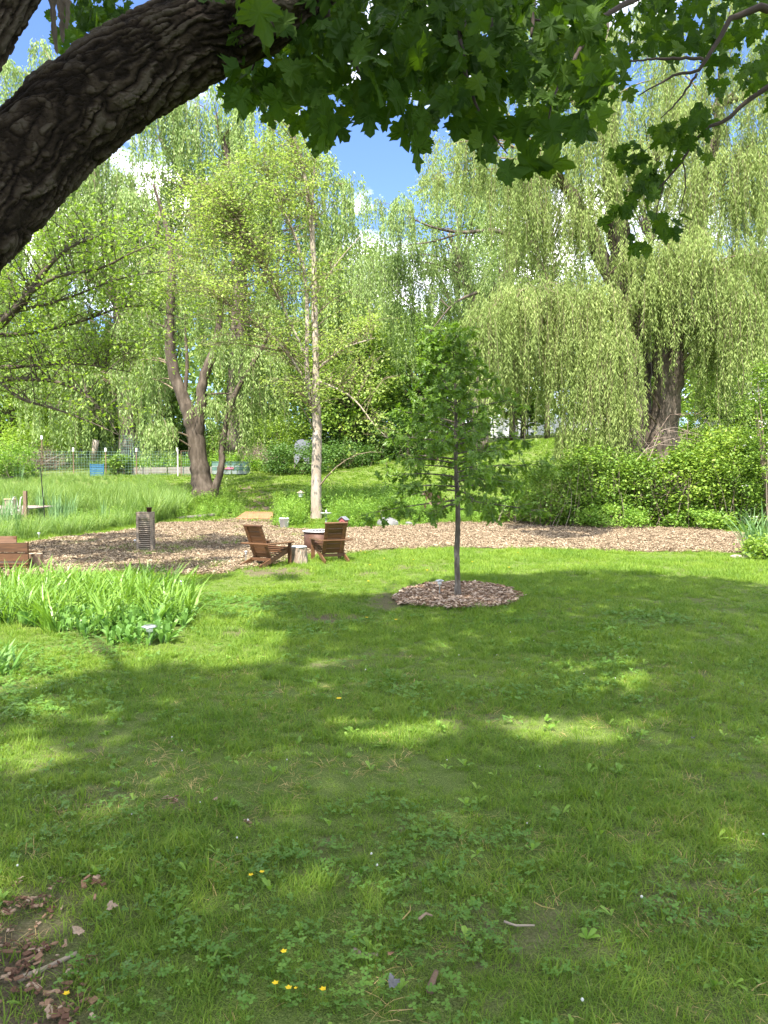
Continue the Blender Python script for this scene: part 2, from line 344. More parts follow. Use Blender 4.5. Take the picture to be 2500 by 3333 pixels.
M['mulch_bed'] = matte('mulch_bed', [(.10, .06, .04), (.2, .13, .09), (.32, .23, .17)], 22, .95, .8, 60)
M['trodden'] = matte('trodden_soil', [(.16, .11, .075), (.28, .20, .14), (.36, .28, .2)], 6, .95, .5, 40)

# ------------------------------------------------------------------ regions (photograph pixels -> ground outlines)
PATH = [(-160, 1800), (60, 1775), (180, 1755), (300, 1742), (430, 1725), (520, 1706), (640, 1700), (760, 1690), (880, 1694), (905, 1722), (1000, 1728), (1120, 1722), (1260, 1716), (1450, 1703), (1700, 1700), (1900, 1706), (2100, 1716), (2300, 1722), (2440, 1745), (2500, 1760), (2520, 1795),
        (2430, 1802), (2100, 1797), (1700, 1787), (1400, 1786), (1250, 1790), (1130, 1805), (960, 1812), (880, 1838), (800, 1852), (700, 1872), (560, 1872), (420, 1862), (200, 1872), (-160, 1895)]
PATHW = wpoly(PATH)
MULCH = [(1270, 1955), (1300, 1925), (1380, 1905), (1480, 1900), (1580, 1903), (1660, 1918), (1715, 1945), (1680, 1968), (1600, 1985), (1480, 1988), (1360, 1978), (1290, 1970)]
MULCHW = wpoly([(1490 + (a - 1490) * .92, 1946 + (b - 1946) * .95) for a, b in MULCH])
LILY = [(-160, 1935), (350, 1925), (600, 1945), (625, 1985), (600, 2040), (570, 2095), (480, 2112), (330, 2100), (230, 2068), (0, 2035), (-160, 2035)]
LILYW = wpoly(LILY)
def soil_mask(x, y):
    """bare ground: the trodden corner by the maple's foot, small worn spots, the dirt ramp behind the board"""
    px, py = PX(np.stack([x, y, H(x, y)], -1)); s = np.zeros(np.shape(x))
    def blob(cx, cy, rx, ry, a=1.):
        d = ((px - cx) / rx) ** 2 + ((py - cy) / ry) ** 2; return a * (1 - sst(.5, 1.3, d + .8 * (fbm(x * 5, y * 5, 2) - .5)))
    for q in ((30, 3230, 270, 330, .9), (130, 2950, 280, 100, .55), (300, 2600, 150, 50, .5), (560, 2620, 70, 30, .7), (2250, 2920, 200, 110, .5), (1800, 3060, 200, 80, .5), (1780, 2960, 120, 40, .5), (1330, 3150, 90, 60, .6),
              (2080, 2720, 90, 40, .45), (1080, 2015, 110, 16, .9), (1260, 1960, 60, 30, .7), (1310, 1850, 30, 9, .8), (1190, 1870, 45, 10, .7), (900, 1862, 140, 18, .8), (790, 2060, 70, 14, .6), (330, 2118, 90, 22, .6), (860, 1650, 60, 42, 1.), (800, 1600, 55, 25, .9), (1420, 1855, 30, 9, .6), (780, 2670, 60, 30, .5)):
        s = np.maximum(s, blob(*q))
    return s
# ground sheet
def bark_relief_material():
    m, t, b, o = newmat('furrowed_bark')
    at = N(t, 'ShaderNodeAttribute', attribute_name='rnd'); n = noise(t, 30, 6, .7); n2 = noise(t, 6, 4, .6)
    a = N(t, 'ShaderNodeMath', operation='MULTIPLY_ADD'); t.links.new(n.outputs['Fac'], a.inputs[0]); a.inputs[1].default_value = .45; t.links.new(at.outputs['Fac'], a.inputs[2])
    c = N(t, 'ShaderNodeMath', operation='MULTIPLY_ADD'); t.links.new(n2.outputs['Fac'], c.inputs[0]); c.inputs[1].default_value = .5; t.links.new(a.outputs[0], c.inputs[2])
    r = ramp(t, [(.40, (.005, .0035, .002)), (.66, (.015, .0105, .007)), (.84, (.034, .025, .017)), (1.0, (.062, .05, .037))])  # dirt-dark furrows; colour contrast by height also stands in for relief shading
    d = N(t, 'ShaderNodeMath', operation='MULTIPLY'); t.links.new(c.outputs[0], d.inputs[0]); d.inputs[1].default_value = .78
    t.links.new(d.outputs[0], r.inputs[0]); t.links.new(r.outputs[0], b.inputs['Base Color']); b.inputs['Roughness'].default_value = .9; b.inputs['Specular IOR Level'].default_value = .1
    bu = N(t, 'ShaderNodeBump'); bu.inputs['Strength'].default_value = .9; bu.inputs['Distance'].default_value = .012; n3 = noise(t, 70, 6, .7); t.links.new(n3.outputs['Fac'], bu.inputs['Height']); t.links.new(bu.outputs[0], b.inputs['Normal']); return m
M['bark_relief'] = bark_relief_material()
def make_ground():
    xs = np.concatenate([np.arange(-300, -40, 10), np.arange(-40, -12, 1.), np.arange(-12, 12, .2), np.arange(12, 44, 1.), np.arange(44, 301, 10)])
    ys = np.concatenate([np.arange(-60, -6, 6), np.arange(-6, 1, .5), np.arange(1, 30, .16), np.arange(30, 62, .5), np.arange(62, 120, 3), np.arange(120, 601, 20)])
    X, Y = np.meshgrid(xs, ys); Z = H(X, Y)
    Z = Z + .03 * (fbm(X * 2.5, Y * 2.5, 11) - .5) * (Y < 30) * (Y > 1)
    pond = inpoly(X, Y, [(-40, 24.2), (-9.6, 24.2), (-9.2, 31), (-12, 38), (-40, 38)])
    Z = np.where(pond, Z - .55 - .05 * np.clip(Y - 26, 0, 14), Z)
    V = np.stack([X, Y, Z], -1).reshape(-1, 3); ny, nx = X.shape
    i = np.arange(ny - 1)[:, None] * nx + np.arange(nx - 1)[None]
    F = np.stack([i, i + 1, i + nx + 1, i + nx], -1).reshape(-1, 4)
    me = npmesh('lawn', V, [F], True)
    a = me.attributes.new('soil', 'FLOAT', 'POINT'); a.data.foreach_set('value', soil_mask(V[:, 0], V[:, 1]).astype(np.float32))
    tag(link('lawn', me, M['turf']), 'mown green lawn rising to a bank behind', kind='structure')
make_ground()
def sheet(name, poly, lift, mat, step=.12, lab=None, jit=.15, pxy=None):
    P = np.array(poly); x0, y0 = P.min(0) - .3; x1, y1 = P.max(0) + .3
    xs = np.arange(x0, x1, step); ys = np.arange(y0, y1, step); X, Y = np.meshgrid(xs, ys)
    k = inpoly(X + jit * 4 * (fbm(X * 1.5, Y * 1.5, 4) - .5), Y + jit * 4 * (fbm(X * 1.5, Y * 1.5, 8) - .5), poly)
    Z = H(X, Y) + lift + .012 * fbm(X * 3, Y * 3, 6); Z = Z + .03 * (fbm(X * 2.5, Y * 2.5, 11) - .5) * (Y < 30)
    nx = len(xs); i = np.arange(len(ys) - 1)[:, None] * nx + np.arange(nx - 1)[None]
    kk = k[:-1, :-1] & k[1:, :-1] & k[:-1, 1:] & k[1:, 1:]; i = i[kk]
    F = np.stack([i, i + 1, i + nx + 1, i + nx], -1); V = np.stack([X, Y, Z], -1).reshape(-1, 3)
    u, inv = np.unique(F, return_inverse=True)
    o = link(name, npmesh(name, V[u], [inv.reshape(F.shape)], True), mat); tag(o, lab, kind='structure'); return o
sheet('path', PATHW, .012, M['chip_bed'], lab='wood chip path and seating area crossing the lawn')
sheet('mulch_ring', MULCHW, .02, M['mulch_bed'], .06, 'ring of wood mulch round the young oak', .1)
def gz(x, y): return H(x, y) + .03 * (fbm(np.asarray(x) * 2.5, np.asarray(y) * 2.5, 11) - .5) * (np.asarray(y) < 30)

# ------------------------------------------------------------------ scatter: one object of stuff, copies of tufts on points
def scatter(name, label, protos, P, scl, rot=None, idx=None, mat=None, tilt=.12):
    n = len(P); c = bpy.data.collections.new(name + '_source')
    for k, me in enumerate(protos):
        o = bpy.data.objects.new('%s_source_%02d' % (name, k), me); c.objects.link(o)
    me = bpy.data.meshes.new(name); me.vertices.add(n); me.vertices.foreach_set('co', np.ascontiguousarray(P, np.float32).ravel())
    if rot is None: rot = np.stack([rng.normal(0, tilt, n), rng.normal(0, tilt, n), rng.random(n) * 2 * PI], -1)
    if idx is None: idx = rng.integers(0, len(protos), n)
    scl = np.broadcast_to(scl, (n,)) if np.ndim(scl) < 2 else scl
    S = np.stack([scl] * 3, -1) if scl.ndim == 1 else scl
    for nm, ty, arr, fld in (('rot', 'FLOAT_VECTOR', rot, 'vector'), ('scl', 'FLOAT_VECTOR', S, 'vector'), ('idx', 'INT', idx, 'value')):
        a = me.attributes.new(nm, ty, 'POINT'); a.data.foreach_set(fld, np.ascontiguousarray(arr, np.int32 if ty == 'INT' else np.float32).ravel())
    o = bpy.data.objects.new(name, me); COL.objects.link(o); tag(o, label, None, None, 'stuff')
    g = bpy.data.node_groups.new(name, 'GeometryNodeTree')
    g.interface.new_socket('Geometry', in_out='INPUT', socket_type='NodeSocketGeometry'); g.interface.new_socket('Geometry', in_out='OUTPUT', socket_type='NodeSocketGeometry')
    gi = g.nodes.new('NodeGroupInput'); go = g.nodes.new('NodeGroupOutput'); ip = g.nodes.new('GeometryNodeInstanceOnPoints')
    ci = g.nodes.new('GeometryNodeCollectionInfo'); ci.inputs['Collection'].default_value = c
    ci.inputs['Separate Children'].default_value = True; ci.inputs['Reset Children'].default_value = True
    def na(nm, ty):
        a = g.nodes.new('GeometryNodeInputNamedAttribute'); a.data_type = ty; a.inputs['Name'].default_value = nm; return a.outputs['Attribute']
    L = g.links.new
    L(gi.outputs[0], ip.inputs['Points']); L(ci.outputs[0], ip.inputs['Instance']); ip.inputs['Pick Instance'].default_value = True
    L(na('idx', 'INT'), ip.inputs['Instance Index']); L(na('rot', 'FLOAT_VECTOR'), ip.inputs['Rotation']); L(na('scl', 'FLOAT_VECTOR'), ip.inputs['Scale'])
    L(ip.outputs[0], go.inputs[0])
    md = o.modifiers.new('scatter', 'NODES'); md.node_group = g
    return o
def tuft(nb, r, h, w, lean=.5, seed=0, mat='grass', hv=.35, arch=.3, seg=2):
    R = np.random.default_rng(seed); V = []; F = []; q = []
    a = R.random(nb) * 2 * PI; rr = r * np.sqrt(R.random(nb)); az = R.random(nb) * 2 * PI
    for i in range(nb):
        b = np.array([rr[i] * math.cos(a[i]), rr[i] * math.sin(a[i]), -.01]); hh = h * (1 + hv * R.normal()); hh = max(hh, h * .3)
        ln = lean * (.3 + R.random()); d = np.array([math.cos(az[i]), math.sin(az[i]), 0]); s = np.array([-d[1], d[0], 0]); ww = w * (.7 + .6 * R.random())
        s = s * math.cos(1.) + d * 0; s = np.array([math.cos(az[i] + 1.2 + R.random()), math.sin(az[i] + 1.2 + R.random()), 0])
        n0 = len(V)
        for k in range(seg):
            t = k / seg; p = b + np.array([0, 0, hh * (t - arch * t * t * ln)]) + d * hh * ln * (t * .5 + t * t * .5); wk = ww * (1 if k == 0 else 1.05 - .35 * t)
            V += [p - s * wk / 2, p + s * wk / 2]
        t = 1; V.append(b + np.array([0, 0, hh * (1 - arch * ln)]) + d * hh * ln)
        for k in range(seg - 1): F.append([n0 + 2 * k, n0 + 2 * k + 1, n0 + 2 * k + 3, n0 + 2 * k + 2])
        k = seg - 1; q.append([n0 + 2 * k, n0 + 2 * k + 1, n0 + 2 * k + 2])
        V_r = R.random()
        if i == 0: rl = []
        rl += [V_r] * (2 * seg + 1)
    me = npmesh('tuft', np.array(V), [np.array(F).reshape(-1, 4).astype(int), np.array(q)], False, np.array(rl)); me.materials.append(M[mat]); return me
def leafy(nl, r, h, L, w, seed, mat, stem=True, up=.2, stemmat='weed'):
    """small upright plant(s): stems with diamond leaves, within radius r"""
    R = np.random.default_rng(seed); mb = MB(); ns = max(1, nl // 14)
    for s in range(ns):
        b = np.array([R.normal() * r * .5, R.normal() * r * .5, 0]); hh = h * (.6 + .5 * R.random()); top = b + np.array([R.normal() * .12 * h, R.normal() * .12 * h, hh])
        if stem: mb.tube(np.stack([b, (b + top) / 2, top]), [.004, .003, .002], 3, False)
        n = nl // ns; t = .15 + .85 * R.random(n); B = b + (top - b) * t[:, None]; az = R.random(n) * 2 * PI
        A = np.stack([np.cos(az), np.sin(az), up + .5 * R.normal(size=n)], -1)
        S = np.stack([-np.sin(az), np.cos(az), .4 * R.normal(size=n)], -1)
        V, F, rr = leaves(B, A, L * (.6 + .7 * R.random(n)), w * (.6 + .7 * R.random(n)), R.random(n), S); mb.add(V, F, rr)
    me = mb.mesh('plant'); me.materials.append(M[mat]); return me
def cloverp(seed, nst=9, r=.07, s=.008, h=.034):
    R = np.random.default_rng(seed); mb = MB()
    for i in range(nst):
        b = np.array([R.normal() * r * .6, R.normal() * r * .6, h * (.4 + R.random() * .8)]); ti = R.normal(size=2) * .25; a0 = R.random() * 6; v = R.random()
        for k in range(3):
            a = a0 + k * 2.094; V = [b]
            for j, (rad, da) in enumerate(((.7, -.75), (1.15, -.45), (1.25, -.12), (1.15, 0), (1.25, .12), (1.15, .45), (.7, .75))):
                x = math.cos(a + da) * rad * s * 1.3; y = math.sin(a + da) * rad * s * 1.3; V.append(b + np.array([x, y, x * ti[0] + y * ti[1]]))
            mb.add(V, np.array([[0, j, j + 1] for j in range(1, 7)]), v)
    me = mb.mesh('clover'); me.materials.append(M['clover']); return me
def rosette(seed, n=6, L=.09, w=.03, mat='broad', up=.6):
    R = np.random.default_rng(seed); mb = MB()
    for i in range(n):
        az = R.random() * 2 * PI; e = up * (.5 + R.random()); l = L * (.6 + .6 * R.random()); ww = w * (.7 + .5 * R.random()); d = np.array([math.cos(az), math.sin(az), 0]); s = np.array([-d[1], d[0], 0]); V = []; v = R.random()
        for t, wk in ((0, .15), (.3, .6), (.6, 1.), (.85, .7)):
            p = d * l * t * math.cos(e) + np.array([0, 0, l * (t * math.sin(e) - .35 * t * t)]) ; V += [p - s * ww * wk / 2 + [0, 0, .12 * ww * wk], p + [0, 0, -.05 * ww * wk], p + s * ww * wk / 2 + [0, 0, .12 * ww * wk]]
        V.append(d * l * math.cos(e) + np.array([0, 0, l * (math.sin(e) - .4)])); F = []
        for k in range(3):
            for j in (0, 1): F.append([3 * k + j, 3 * k + j + 1, 3 * k + 4 + j, 3 * k + 3 + j])
        mb.add(V, [np.array(F), np.array([[9, 10, 12], [10, 11, 12]])], v)
    me = mb.mesh('rosette'); me.materials.append(M[mat]); return me
def chips(seed, n, r, L, w, mat):
    R = np.random.default_rng(seed); mb = MB()
    for i in range(n):
        a = R.random() * PI; c, s = math.cos(a), math.sin(a); ti, tj = R.normal() * .3, R.normal() * .3
        X = nrm(np.array([c, s, ti])); Z = nrm(np.array([-ti * c - tj * -s, -ti * s - tj * c, 1.])); Y = np.cross(Z, X); l = L * (.4 + R.random()); ww = w * (.5 + R.random())
        mb.box((R.uniform(-r, r), R.uniform(-r, r), .006 + .018 * R.random()), (l, ww, .004), np.stack([X, Y, np.cross(X, Y)], 1), R.random())
    me = mb.mesh('chips'); me.materials.append(M[mat]); return me
def sample(poly_or_rect, dens):
    P = np.array(poly_or_rect); x0, y0 = P.min(0); x1, y1 = P.max(0); n = int((x1 - x0) * (y1 - y0) * dens)
    x = rng.uniform(x0, x1, n); y = rng.uniform(y0, y1, n); k = inpoly(x, y, poly_or_rect); return x[k], y[k]
def ragged(x, y, poly, a=.6): return inpoly(x + a * (fbm(x * 1.5, y * 1.5, 4) - .5), y + a * (fbm(x * 1.5, y * 1.5, 8) - .5), poly)
def fan(d0, d1, dens, marg=1.2):
    w = d1 * .52 + marg; n = int(2 * w * (d1 - d0) * dens); x = rng.uniform(-w, w, n); y = rng.uniform(d0, d1, n); k = np.abs(x) < y * .52 + marg; return x[k], y[k]
def grass():
    protos = [tuft(34, .05, .045, .0032, 1.0, s) for s in range(6)] + [tuft(34, .05, .036, .003, 1.4, 30 + s) for s in range(4)]
    X = []; Y = []; S = []
    for d0, d1, dens, sc in ((1.3, 4.5, 520, .9), (4.5, 8, 360, 1.1), (8, 12.5, 200, 1.4), (12.5, 19, 110, 1.8), (19, 28, 45, 2.4)):
        x, y = fan(d0, d1, dens); n = len(x); s = sc * (.65 + .7 * rng.random(n)) * (.6 + .8 * fbm(x * .9, y * .9, 21))
        s *= np.where(sc > 2, .9, 1); X.append(x); Y.append(y); S.append(s)
    x = np.concatenate(X); y = np.concatenate(Y); s = np.concatenate(S)
    soil = soil_mask(x, y); inp = ragged(x, y, PATHW)
    px, py = PX(np.stack([x, y, gz(x, y)], -1))
    patch = (fbm(x * .8, y * .8, 40) > .54) & (px < 1000) & (py < 1880)           # grass growing through the thin chips at the left
    patch |= (((px - 480) / 160) ** 2 + ((py - 1795) / 17) ** 2 < 1) | (((px - 900) / 120) ** 2 + ((py - 1832) / 14) ** 2 < 1)
    thin = fbm(x * 1.2, y * 1.2, 50)
    k = (rng.random(len(x)) > soil * .93) & (~inp | (patch & (rng.random(len(x)) < .6))) & (~inpoly(x, y, MULCHW) | (rng.random(len(x)) < .035)) & (rng.random(len(x)) > np.clip((thin - .58) * 4, 0, .4) * (y < 7))
    k &= ~inpoly(x, y, LILYW) | (rng.random(len(x)) < .15)
    s = s * (1 - .45 * np.clip((thin - .48) * 6, 0, 1)); x, y, s = x[k], y[k], s[k]; P = np.stack([x, y, gz(x, y)], -1)
    scatter('grass', 'short green grass of the mown lawn', protos, P, s)
    # lawn on the bank
    x, y = sample([(-14, 28), (1, 27), (3, 27), (8, 27), (24, 34), (30, 66), (-30, 66), (-14, 40)], 16); n = len(x)
    scatter('bank_grass', 'mown grass of the sloping bank beyond the path', [tuft(30, .16, .09, .018, .8, 60 + s) for s in range(4)], np.stack([x, y, H(x, y)], -1), .7 + .5 * rng.random(n))
    # taller seeding tufts and straw
    x, y = fan(1.6, 9, 9); k = (fbm(x * 1.3, y * 1.3, 70) > .5) & ~inpoly(x, y, LILYW); x, y = x[k], y[k]; n = len(x)
    scatter('grass_tufts', 'longer tufts of grass standing out of the lawn', [tuft(26, .035, .10, .0035, .8, 80 + s) for s in range(4)], np.stack([x, y, gz(x, y)], -1), .6 + .5 * rng.random(n))
    x, y = fan(1.5, 7, 90); k = (fbm(x * 1.6, y * 1.6, 90) > .47); x, y = x[k], y[k]; n = len(x)
    scatter('dry_grass', 'dry straw and yellowed blades between the green', [tuft(9, .05, .04, .0028, 2., 90 + s, 'grass_dry') for s in range(4)], np.stack([x, y, gz(x, y)], -1), .6 + .8 * rng.random(n))
    # clover patches
    x, y = fan(1.5, 11, 110); f = fbm(x * .7, y * .7, 33); k = rng.random(len(x)) < np.clip((f - .52) * 6, .04, .8); k &= ~inpoly(x, y, LILYW) & ~inpoly(x, y, MULCHW) & (soil_mask(x, y) < .7); x, y = x[k], y[k]; n = len(x)
    scatter('clover', 'clover leaves spread in patches through the lawn', [cloverp(s) for s in range(5)], np.stack([x, y, gz(x, y) + .008], -1), (.7 + .5 * rng.random(n)) * (1 + (y > 5) * .3))
    x, y = fan(1.5, 7, 12); k = ~inpoly(x, y, LILYW); x, y = x[k], y[k]; n = len(x)
    scatter('lawn_weeds', 'broad weed leaves standing up out of the lawn', [rosette(s, 3 + s % 4, .065, .022, 'weed', .95) for s in range(5)], np.stack([x, y, gz(x, y) + .01], -1), .5 + .7 * rng.random(n))
    # white clover heads and petals, tiny
    mb = MB()
    mb.lathe([(0, 0), (.004, .002), (.0055, .006), (.004, .010), (0, .012)], 6); fl = mb.mesh('flowerhead'); fl.materials.append(M['white_petal'])
    x, y = fan(2, 8, 1.5); k = fbm(x * .6, y * .6, 33) > .47; x, y = x[k], y[k]; n = len(x)
    scatter('clover_flowers', 'tiny white clover flowers dotted over the lawn', [fl], np.stack([x, y, gz(x, y) + .04], -1), .5 + .5 * rng.random(n))
grass()
def chip_cover():
    x, y = sample(PATHW, 95); k = ragged(x, y, PATHW, .45); x, y = x[k], y[k]; n = len(x)
    scatter('wood_chips', 'tan wood chips strewn over the path', [chips(s, 44, .13, .038, .014, 'chip') for s in range(6)], np.stack([x, y, gz(x, y) + .012], -1), .7 + .7 * rng.random(n))
    x, y = sample(MULCHW, 700); n = len(x)
    scatter('mulch_chips', 'pinkish brown mulch chips round the oak', [chips(20 + s, 9, .04, .05, .02, 'mulch_chip') for s in range(6)], np.stack([x, y, gz(x, y) + .018], -1), .7 + .8 * rng.random(n))
    # debris in the bare corner
    x, y = fan(1.3, 4.2, 300); k = soil_mask(x, y) > rng.uniform(.35, 1.3, len(x)); k &= (x < -.4); x, y = x[k], y[k]; n = len(x)
    scatter('bark_debris', 'bark crumbs and dead leaf bits on bare soil', [chips(40 + s, 9, .05, .022, .010, 'dead_leaf') for s in range(5)], np.stack([x, y, gz(x, y) + .004], -1), .5 + .9 * rng.random(n))
chip_cover()
def lily_bed():
    x, y = sample(LILYW, 30); px, py = PX(np.stack([x, y, gz(x, y)], -1)); front = inpoly(px, py, [(180, 2010), (520, 2000), (620, 2030), (640, 2150), (200, 2150)])
    k = ~front | (rng.random(len(x)) < .1)
    xx, yy = x[k], y[k]; n = len(xx)
    scatter('daylily_leaves', 'bed of arching strap shaped daylily leaves', [tuft(16, .07, .40, .020, .75, 200 + s, 'lily', .25, .35, 4) for s in range(5)], np.stack([xx, yy, gz(xx, yy)], -1), .65 + .45 * rng.random(n))
    x, y = sample(LILYW, 120); px, py = PX(np.stack([x, y, gz(x, y)], -1)); front = inpoly(px, py, [(180, 2010), (520, 2000), (620, 2030), (640, 2150), (200, 2150)])
    k = front | ((py > 2010) & (rng.random(len(x)) < .4)); xx, yy = x[k], y[k]; n = len(xx)
    scatter('lily_of_the_valley', 'low broad upright lance shaped leaves at bed corner', [rosette(220 + s, 4, .25, .05, 'broad', 1.25) for s in range(5)], np.stack([xx, yy, gz(xx, yy)], -1), .75 + .4 * rng.random(n))
    x, y = sample(LILYW, 14); n = len(x)
    scatter('bed_weeds', 'small leafy weeds among the daylilies', [leafy(28, .08, .34, .06, .018, 240 + s, 'weed') for s in range(4)], np.stack([x, y, gz(x, y)], -1), .7 + .6 * rng.random(n))
    p = G(10, 2190); mb = MB()
    t = thing('iris_clump', 'small clump of broad green leaves at the left frame edge below the daylily bed', 'plant', p)
    link('foliage', tuft(40, .12, .26, .022, .8, 260, 'broad', .25, .3, 4), None, t)
lily_bed()
def tall_veg():
    R1 = wpoly([(-260, 1770), (0, 1768), (160, 1752), (300, 1733), (430, 1716), (520, 1700), (600, 1680), (610, 1640), (560, 1600), (520, 1552), (300, 1548), (-260, 1545)])
    x, y = sample(R1, 9); px, py = PX(np.stack([x, y, H(x, y)], -1)); n = len(x)
    dock = (x < -9.3) & (y > 24.3) & (y < 29.5); k = ~dock; x, y = x[k], y[k]; n = len(x)
    hh = np.where(y > 27, np.interp(y, [27, 33, 37, 42], [.85, .6, .32, .22]), .5) * (.7 + .6 * fbm(x * .5, y * .5, 71))
    scatter('tall_grass', 'tall meadow grass round the pond edge', [tuft(75, .26, 1., .017, .6, 300 + s, 'reed', .4, .35, 3) for s in range(6)], np.stack([x, y, H(x, y) - .02], -1), hh)
    x, y = sample(wpoly([(300, 1733), (430, 1712), (560, 1696), (760, 1690), (800, 1670), (700, 1640), (560, 1600), (500, 1600), (430, 1660), (200, 1700), (180, 1745)]), 14); n = len(x)
    scatter('meadow_weeds', 'yellow green leafy weeds along the path edge', [leafy(60, .14, .45, .085, .024, 320 + s, 'weed') for s in range(5)], np.stack([x, y, H(x, y)], -1), .5 + .7 * rng.random(n))
    x, y = sample(wpoly([(905, 1712), (1000, 1716), (1120, 1714), (1250, 1712), (1420, 1702), (1640, 1700), (1640, 1672), (1400, 1660), (1300, 1630), (1000, 1625), (900, 1665)]), 20); n = len(x)
    px, py = PX(np.stack([x, y, H(x, y)], -1)); kk = ~((np.abs(px - 1030) < 42) & (py > 1682)) & ~((px > 1210) & (px < 1350) & (py > 1692)); x, y, px, n = x[kk], y[kk], px[kk], int(kk.sum()); hs = np.where(px > 1380, .55, 1.05)
    scatter('perennial_bed', 'dense bed of leafy green perennials behind the fire pit', [leafy(90, .16, .75, .11, .028, 340 + s, 'weed', up=.35) for s in range(6)], np.stack([x, y, H(x, y)], -1), hs * (.6 + .55 * rng.random(n)))
    x, y = sample(wpoly([(880, 1716), (1130, 1722), (1440, 1706), (1720, 1704), (1950, 1712), (2200, 1722), (2430, 1735), (2430, 1705), (1900, 1690), (1400, 1692), (900, 1705)]), 16); px, py = PX(np.stack([x, y, H(x, y)], -1)); kk = (np.abs(px - 1030) > 40) & ((px < 1210) | (px > 1350)); x, y = x[kk], y[kk]; n = len(x)
    scatter('edge_weeds', 'low weeds along the far edge of the chips', [leafy(50, .16, .28, .085, .035, 360 + s, 'weed') for s in range(5)], np.stack([x, y, H(x, y)], -1), .5 + .8 * rng.random(n))
    x, y = sample(wpoly([(560, 1690), (640, 1668), (780, 1672), (810, 1640), (760, 1612), (600, 1612), (520, 1650)]), 12); n = len(x)
    scatter('tree_foot_weeds', 'leafy plants round the foot of the forked tree', [leafy(70, .16, .45, .09, .03, 380 + s, 'shrub', up=.3) for s in range(5)], np.stack([x, y, H(x, y)], -1), .6 + .6 * rng.random(n))
    x, y = sample(R1, 3.5); f = fbm(x * .35, y * .35, 77); k = (f > .47) & ~((x < -9.3) & (y > 24.3) & (y < 29.5)); x, y = x[k], y[k]; n = len(x)
    scatter('pond_side_plants', 'pale leafy growth mixed into the tall grass', [leafy(90, .22, 1.0, .12, .03, 420 + s, 'weed', up=.4) for s in range(4)], np.stack([x, y, H(x, y)], -1), np.where(y > 27, np.interp(y, [27, 33, 37, 42], [.8, .55, .3, .2]), .45) * (.7 + .5 * rng.random(n)))
    # cattails by the dock
    P = []
    for px, py, w, n in ((190, 1712, 60, 14), (330, 1720, 20, 3), (130, 1700, 40, 6), (60, 1560, 60, 12), (10, 1740, 70, 14)):
        for _ in range(n): P.append(G(px + random.gauss(0, w * .5), py + random.gauss(0, 5)))
    P = np.array(P)
    scatter('cattails', 'bluish green cattail leaves beside the dock', [tuft(12, .10, 1.05, .024, .25, 400 + s, 'cattail', .25, .2, 3) for s in range(4)], P, .7 + .4 * rng.random(len(P)))
tall_veg()
# pond
mb = MB(); mb.add([(-40, 24.3, -.1), (-9.3, 24.3, -.1), (-9.0, 31, -.1), (-12, 38, -.1), (-40, 38, -.1)], [np.array([[0, 1, 2, 3]]), np.array([[0, 3, 4]])]); tag(mb.build('pond_water', M['water']), 'dark pond water under the dock', kind='structure')

# ------------------------------------------------------------------ trees
def stem_tubes(parent, stems, mat, name='trunk', k=12, rough=.06, sep=False):
    """stems: polylines of (px,py,D,radius m); each stem a part"""
    out = []
    for i, s in enumerate(stems):
        P = np.array([[*W(a, b, d), r] for a, b, d, r in s]); L = smoothline(P, max(6, len(P) * 6))
        n = len(L); L[:, :3] += (rng.normal(size=(n, 3)) * L[:, 3:] * rough)
        mb = MB(); mb.tube(L[:, :3], L[:, 3] * (1 + rough * rng.normal(size=n)), k)
        nm = name if i == 0 else ('branch' if s[0][3] < .09 else 'limb')
        mb.build(nm, mat, parent, True); out.append(L)
    return out
def near(L, q):
    """a point on the stems that lies below and close to q"""
    A = np.vstack(L); d = np.linalg.norm(A[:, :3] - q, axis=1) + np.where(A[:, 2] > q[2] - .2, 3., 0) + 2 * rng.random(len(A)); return A[np.argmin(d)]
def blobpts(c, r, n, shell=.0, up=False):
    v = rdir(n)
    if up: v[:, 2] = np.abs(v[:, 2])
    rad = (shell + (1 - shell) * rng.random(n)) ** (1 / 3.); return c + v * rad[:, None] * r
